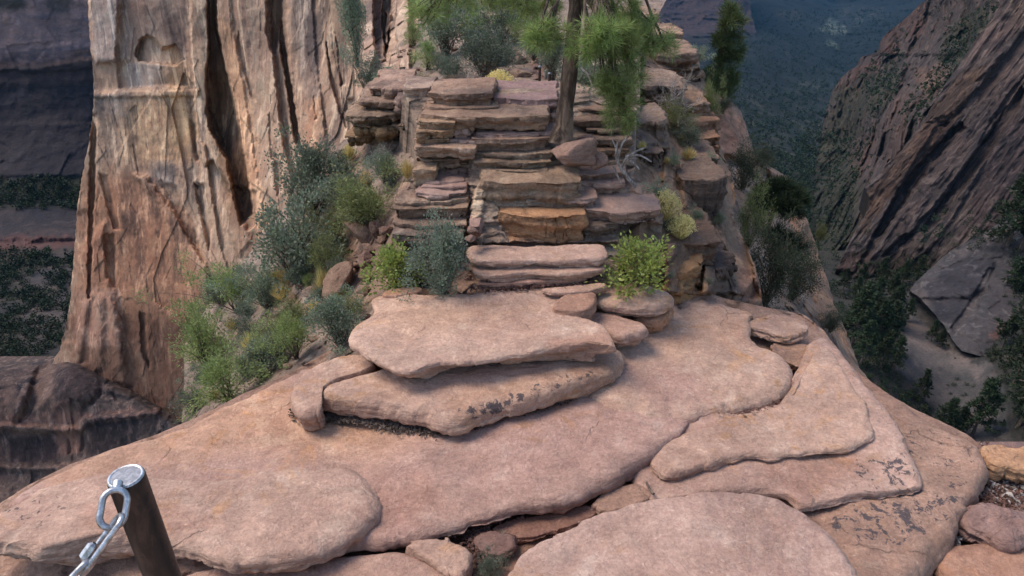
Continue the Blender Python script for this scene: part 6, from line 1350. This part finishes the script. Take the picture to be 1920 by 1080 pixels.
px, py, P = pts(9000, 1500, 1930, 0, 540, lambda x, y: (poly_sd(x, y, [(1555, 180), (1640, 110), (1690, 90), (1700, 130), (1640, 250), (1600, 360), (1600, 460), (1555, 530), (1510, 500), (1470, 440), (1465, 370), (1500, 260)]) > 0) & (rg.random(len(x)) < np.where(poly_sd(x, y, [(1540, 150), (1620, 150), (1630, 245), (1520, 245)]) > 0, .2, .9)) | (poly_sd(x, y, [(1770, 60), (1880, -10), (1860, 40), (1800, 130), (1700, 260), (1690, 200), (1760, 120)]) > 0) | (rg.random(len(x)) < .07) & (poly_sd(x, y, [(1600, 140), (1740, 0), (1880, 0), (1730, 222), (1620, 350)]) > 0), SURF_S)
dep = proj(P)[2]; scatter('scrub', P, dep / F * rg.uniform(4, 9, len(P)), LM['forest'], 'scrub growing between the ribs of the upper right canyon side', 12, .9, 3)
px, py, P = pts(1500, 1560, 1960, 485, 830, lambda x, y: (poly_sd(x, y, [(1672, 552), (1722, 552), (1745, 615), (1800, 650), (1860, 680), (1900, 760), (1910, 860), (1770, 860), (1725, 730), (1680, 700), (1666, 650), (1696, 610)]) < 0) & (poly_sd(x, y, [(1700, 545), (1860, 430), (1960, 400), (1960, 640), (1780, 660)]) < 0), SURF_B)
dep = proj(P)[2]; scatter('scrub', P, dep / F * rg.uniform(8, 20, len(P)), LM['forest'], 'dark thickets on the canyon floor around the pale wash', 80, .9, 4, .15)
px, py, P = pts(120, 1680, 1890, 560, 800, lambda x, y: rg.random(len(x)) < .5, SURF_B)
dep = proj(P)[2]; scatter('scrub', P, dep / F * rg.uniform(5, 14, len(P)), LM['forest'], 'low bushes dotted over the pale wash', 60, .6, 5, .16)
px, py, P = pts(700, 1560, 1960, 300, 560, lambda x, y: (rg.random(len(x)) < .05) | (poly_sd(x, y, [(1600, 500), (1700, 480), (1760, 470), (1700, 540), (1600, 560)]) > 0), SURF_N)
dep = proj(P)[2]; scatter('scrub', P, dep / F * rg.uniform(5, 14, len(P)), LM['forest'], 'scattered scrub clinging to the diagonal slabs', 50, .9, 6, .17)
px, py, P = pts(160, 1720, 1930, 400, 660, lambda x, y: (x > 1890) | (y < 470), SURF_D)
dep = proj(P)[2]; scatter('scrub', P, dep / F * rg.uniform(8, 20, len(P)), LM['forest'], 'dark bushes around the grey dome', 70, .9, 7, .15)
# ------------------------------------------------------------------ man-made things and dead wood
UPV = np.array([0, SP, CP]); RTV = np.array([1., 0, 0]); FWV = np.array([0, CP, -SP])
def at_d(px, py, d): return CAM + ray(px, py) * d
M['post'] = metal_mat('rusty dark steel', (.020, .016, .015), (.055, .036, .028), .35, .36, 26.)
M['steel'] = metal_mat('worn bright steel', (.30, .29, .29), (.58, .58, .60), .9, .30, 40.)
M['worn'] = metal_mat('dull grey steel', (.20, .20, .215), (.32, .32, .34), .6, .42, 60.)
top = at_d(236, 893, 1.5); Rp = .0385
post = thing('steel_post', 'dark rusty steel post with a bright worn cap at lower left', 'post', (float(top[0]), float(top[1]), 1.6))
H = float(top[2]) - 1.6
prof = [(0, Rp), (H - .012, Rp), (H - .006, Rp * .995), (H - .002, Rp * .975)]
n = 48
th = np.linspace(0, 2 * np.pi, n, endpoint=False)
V = np.concatenate([np.stack([r * np.cos(th), r * np.sin(th), np.full(n, z)], 1) for z, r in prof])
put('shaft', mesh_np('shaft', V, gridfaces(len(prof), n, True), M['post'], None), post)
prof = [(H - .002, Rp * .975), (H + .0025, Rp * .93), (H + .0035, Rp * .86), (H + .001, Rp * .78)]
V = np.concatenate([np.stack([r * np.cos(th), r * np.sin(th), np.full(n, z)], 1) for z, r in prof])
capr = put('cap', mesh_np('cap', V, gridfaces(len(prof), n, True), M['steel'], None), post)
prof = [(H + .001, Rp * .785), (H + .0012, Rp * .4), (H + .0012, .0002)]
V = np.concatenate([np.stack([r * np.cos(th), r * np.sin(th), np.full(n, z)], 1) for z, r in prof])
put('cap_plate', mesh_np('cap_plate', V, gridfaces(len(prof), n, True), M['worn'], None), capr)

def stadium(c, a, b, L, Wd, n=40):
    """ closed loop: long axis a, short axis b """
    r = Wd / 2; s = L / 2 - r; pts = []
    for t in np.linspace(-np.pi / 2, np.pi / 2, n // 2): pts.append(c + a * (s + r * np.cos(t)) + b * r * np.sin(t))
    for t in np.linspace(np.pi / 2, 3 * np.pi / 2, n // 2): pts.append(c + a * (-s + r * np.cos(t)) + b * r * np.sin(t))
    return np.array(pts)
chain = thing('chain', 'bright steel chain hanging from the post at lower left', 'chain', tuple(float(v) for v in at_d(208, 950, 1.44)))
c0 = np.array(chain.location)
def link(p, q, side, Wd, r, name='link', mat='steel'):
    p = np.asarray(p); q = np.asarray(q); a = unit(q - p); b = unit(side - a * (side @ a)); L = np.linalg.norm(q - p)
    pts = resample(stadium((p + q) / 2, a, b, L, Wd), 64)
    V, Fc = tube_np([(pts, r)], 12, True)
    return put(name, mesh_np(name, V - c0, Fc, M[mat], None), chain)
P = lambda x, y, d=1.44: at_d(x, y, d)
link(P(219, 918, 1.455), P(207, 990, 1.43), RTV * .8 + FWV * .5, .046, .0068)
link(P(228, 968, 1.425), P(152, 1072, 1.40), RTV * .75 + UPV * .35 - FWV * .55, .034, .0062)
# screw sleeve of the quick link
a = P(181, 1018, 1.405); b = P(158, 1050, 1.398)
sl = np.linspace(0, 1, 8)[:, None]
V, Fc = tube_np([((a + (b - a) * sl) - RTV * .004, [.004, .0105, .0108, .0108, .0108, .0108, .0105, .004])], 6)
put('sleeve', mesh_np('sleeve', V - c0, Fc, M['steel'], None, False), chain)
link(P(172, 1050, 1.405), P(118, 1110, 1.38), RTV * .3 + FWV * .9 + UPV * .3, .046, .0068)
link(P(135, 1090, 1.39), P(70, 1165, 1.36), RTV * .8 + UPV * .5, .036, .0066)
V, Fc = tube_np([(np.array([P(221, 905, 1.47), P(219, 915, 1.46), P(215, 922, 1.455)]), [.011, .009, .007])], 10)
put('weld', mesh_np('weld', V - c0, Fc, M['steel'], None), chain)

# trail stanchions up on the hillside
for i, (x, yt, yb, d, lab) in enumerate([(1011, 124, 187, 9.0, 'thin dark trail post, left one of the pair beside the pine trunk'), (1029, 137, 189, 8.9, 'thin dark trail post, right one of the pair beside the pine trunk'), (1023, 132, 168, 9.6, 'short wooden stake between the pair of trail posts')]):
    b = at_y(x, yb + 3, d); t = at_y(x, yt, d)
    o = thing('trail_post', lab, 'post', tuple(float(v) for v in b))
    V, Fc = tube_np([(np.array([[0, 0, -.08], [0, 0, .2], [0, 0, float(t[2] - b[2])]]), .017 if i < 2 else .028)], 12)
    put('shaft', mesh_np('shaft', V, Fc, M['post'] if i < 2 else M['twig'], None), o)
    V, Fc = tube_np([(np.array([[0, 0, float(t[2] - b[2]) - .012], [0, 0, float(t[2] - b[2]) + .004], [0, 0, float(t[2] - b[2]) + .006]]), [.020, .020, .002])], 12)
    put('cap', mesh_np('cap', V, Fc, M['worn'], None), o)
rg = np.random.default_rng(4)
def sticks(name, label, strands, mat='twig', cat='dead branch', seg=7):
    paths = []
    for st, r in strands:
        p = chaikin(np.array([at_y(*q) for q in st]), 3, False)
        p = p + np.stack([.4 * r * fbm(p * 14 + s, 2) for s in (0, 9, 18)], -1)
        paths.append((p, np.linspace(r, r * .35, len(p))))
    V, Fc = tube_np(paths, seg); me = mesh_np(name, V, Fc, M[mat], None); o = put(name, me); o.location = recenter(me)
    return tag(o, label, cat)
Yd = 6.6
sticks('dead_branch', 'tangle of bleached dead branches right of the boulders under the pine', [
    ([(1190, 350, Yd + .1), (1176, 332, Yd), (1160, 312, Yd - .05), (1154, 288, Yd - .1), (1158, 266, Yd - .1)], .024), ([(1157, 300, Yd), (1163, 276, Yd - .1), (1172, 262, Yd - .1), (1184, 250, Yd - .1)], .016), ([(1166, 318, Yd), (1173, 296, Yd - .1), (1190, 286, Yd - .15), (1209, 277, Yd - .15)], .018),
    ([(1174, 294, Yd - .1), (1192, 290, Yd - .15), (1208, 294, Yd - .2), (1222, 303, Yd - .2)], .015), ([(1176, 300, Yd), (1188, 304, Yd - .1), (1200, 318, Yd - .15)], .014), ([(1170, 310, Yd), (1182, 296, Yd - .1), (1196, 297, Yd - .1)], .012), ([(1150, 312, Yd), (1158, 330, Yd), (1166, 346, Yd)], .013), ([(1184, 250, Yd - .1), (1180, 240, Yd - .1), (1186, 232, Yd - .1)], .009), ([(1154, 275, Yd - .1), (1148, 262, Yd - .1)], .009)])
sticks('root', 'weathered curved root lying at the foot of the orange rock face', [([(900, 457, 5.95), (905, 441, 5.98), (916, 442, 6.0), (930, 440, 6.02), (943, 434, 6.02), (949, 444, 5.98), (953, 455, 5.93)], .024), ([(906, 443, 5.98), (893, 449, 5.95)], .012)], 'stem', 'root')
sticks('dead_branch', 'pale dead stick bent over the shrubs at the cliff edge', [([(450, 560, 8.3), (462, 552, 8.25), (472, 558, 8.2), (478, 570, 8.2)], .02), ([(455, 556, 8.3), (445, 548, 8.3)], .01)])
sticks('dead_branch', 'bare stick poking out below the pine bough right of the trunk', [([(1090, 128, 6.9), (1103, 140, 6.8), (1108, 152, 6.75), (1112, 165, 6.7)], .013), ([(1103, 140, 6.8), (1115, 138, 6.75)], .007)])
sticks('log', 'short pale log beside the trail on the hillside', [([(984, 160, 9.2), (998, 158, 9.2), (1012, 154, 9.2)], .035)], 'twig', 'log')
for i, (a, b, r, lab) in enumerate([((1738, 1040), (1752, 1012), .012, 'grey dead stick in the shade under the lowest ledge at right'), ((1750, 1046), (1768, 1064), .010, 'bleached stick below the lowest ledge at right'), ((1858, 912), (1868, 940), .010, 'dark stick lying on the red gravel'), ((1895, 880), (1926, 896), .012, 'pale stick lying under the orange-faced boulder'), ((1885, 908), (1905, 914), .008, 'short pale twig on the red gravel'), ((1700, 1062), (1726, 1052), .008, 'thin dark twig under the lowest ledge at right'), ((1212, 904), (1226, 926), .012, 'dark twig stuck in the crack between the two lower slabs'), ((1905, 930), (1914, 944), .006, 'small pale splinter on the red gravel')]):
    za = -.26 if a[0] < 1800 else -.2
    if a[0] < 1300: za = .1
    pa = at_z(*a, za); pb = at_z(*b, za + .01)
    m = (pa + pb) / 2 + rg.normal(size=3) * .012
    V, Fc = tube_np([(chaikin(np.array([pa, m, pb]), 2, False), np.linspace(r, r * .5, 10)[:len(chaikin(np.array([pa, m, pb]), 2, False))] if len(chaikin(np.array([pa, m, pb]), 2, False)) <= 10 else r * .8)], 6)
    me = mesh_np('stick', V, Fc, M['stem'] if 'dark' in lab else M['twig'], None); o = put('stick', me); o.location = recenter(me); tag(o, lab, 'stick')

# ------------------------------------------------------------------ the air
bpy.context.view_layer.update()
lo = np.full(3, 1e9); hi = np.full(3, -1e9)
for o in COL.objects:
    if o.type == 'MESH':
        for c in o.bound_box:
            w = o.matrix_world @ __import__('mathutils').Vector(c)
            lo = np.minimum(lo, w); hi = np.maximum(hi, w)
lo -= 1.; hi += 1.
hv = np.array([[x, y, z] for z in (lo[2], hi[2]) for y in (lo[1] - 2, hi[1]) for x in (lo[0], hi[0])])
g = NT('haze'); pv = g.n('ShaderNodeVolumePrincipled'); pv.inputs['Color'].default_value = (.06, .15, .25, 1); pv.inputs['Density'].default_value = HAZE = 1.2e-4; pv.inputs['Anisotropy'].default_value = .1
g.t.links.new(pv.outputs[0], g.out.inputs['Volume'])
hz = put('haze', mesh_np('haze', hv, np.array([[0, 2, 3, 1], [4, 5, 7, 6], [0, 1, 5, 4], [2, 6, 7, 3], [0, 4, 6, 2], [1, 3, 7, 5]]), g.m, None, False))
tag(hz, 'thin blue haze filling the air of the canyon', 'haze', None, 'stuff')
# ------------------------------------------------------------------ light
W = bpy.data.worlds.new('World'); SC.world = W; W.use_nodes = True
nt = W.node_tree
SUN_EL, SUN_AZ = R(58), R(-80)      # azimuth clockwise from +Y (ahead); the light comes from above, left of the ridge
sky = nt.nodes.new('ShaderNodeTexSky'); sky.sky_type = 'NISHITA'; sky.sun_disc = False
sky.sun_elevation = SUN_EL; sky.sun_rotation = SUN_AZ
bg = nt.nodes['Background']; nt.links.new(sky.outputs[0], bg.inputs[0]); bg.inputs[1].default_value = .115
sd = bpy.data.lights.new('sun', 'SUN'); sd.energy = 1.5; sd.angle = R(30); sd.color = (1, .88, .74)
so = bpy.data.objects.new('sun', sd); COL.objects.link(so)
from mathutils import Vector
dirn = Vector((math.sin(SUN_AZ) * math.cos(SUN_EL), math.cos(SUN_AZ) * math.cos(SUN_EL), math.sin(SUN_EL)))
so.rotation_euler = dirn.to_track_quat('Z', 'Y').to_euler()
SC.view_settings.view_transform = 'Standard'
SC.view_settings.look = 'None'
SC.view_settings.exposure = 1.28
SC.view_settings.gamma = 1
SC.render.engine = 'CYCLES'
SC.cycles.max_bounces = 5; SC.cycles.diffuse_bounces = 3; SC.cycles.transparent_max_bounces = 8
SC.cycles.volume_bounces = 0
SC.cycles.use_adaptive_sampling = True; SC.cycles.adaptive_threshold = .015
SC.cycles.use_denoising = True
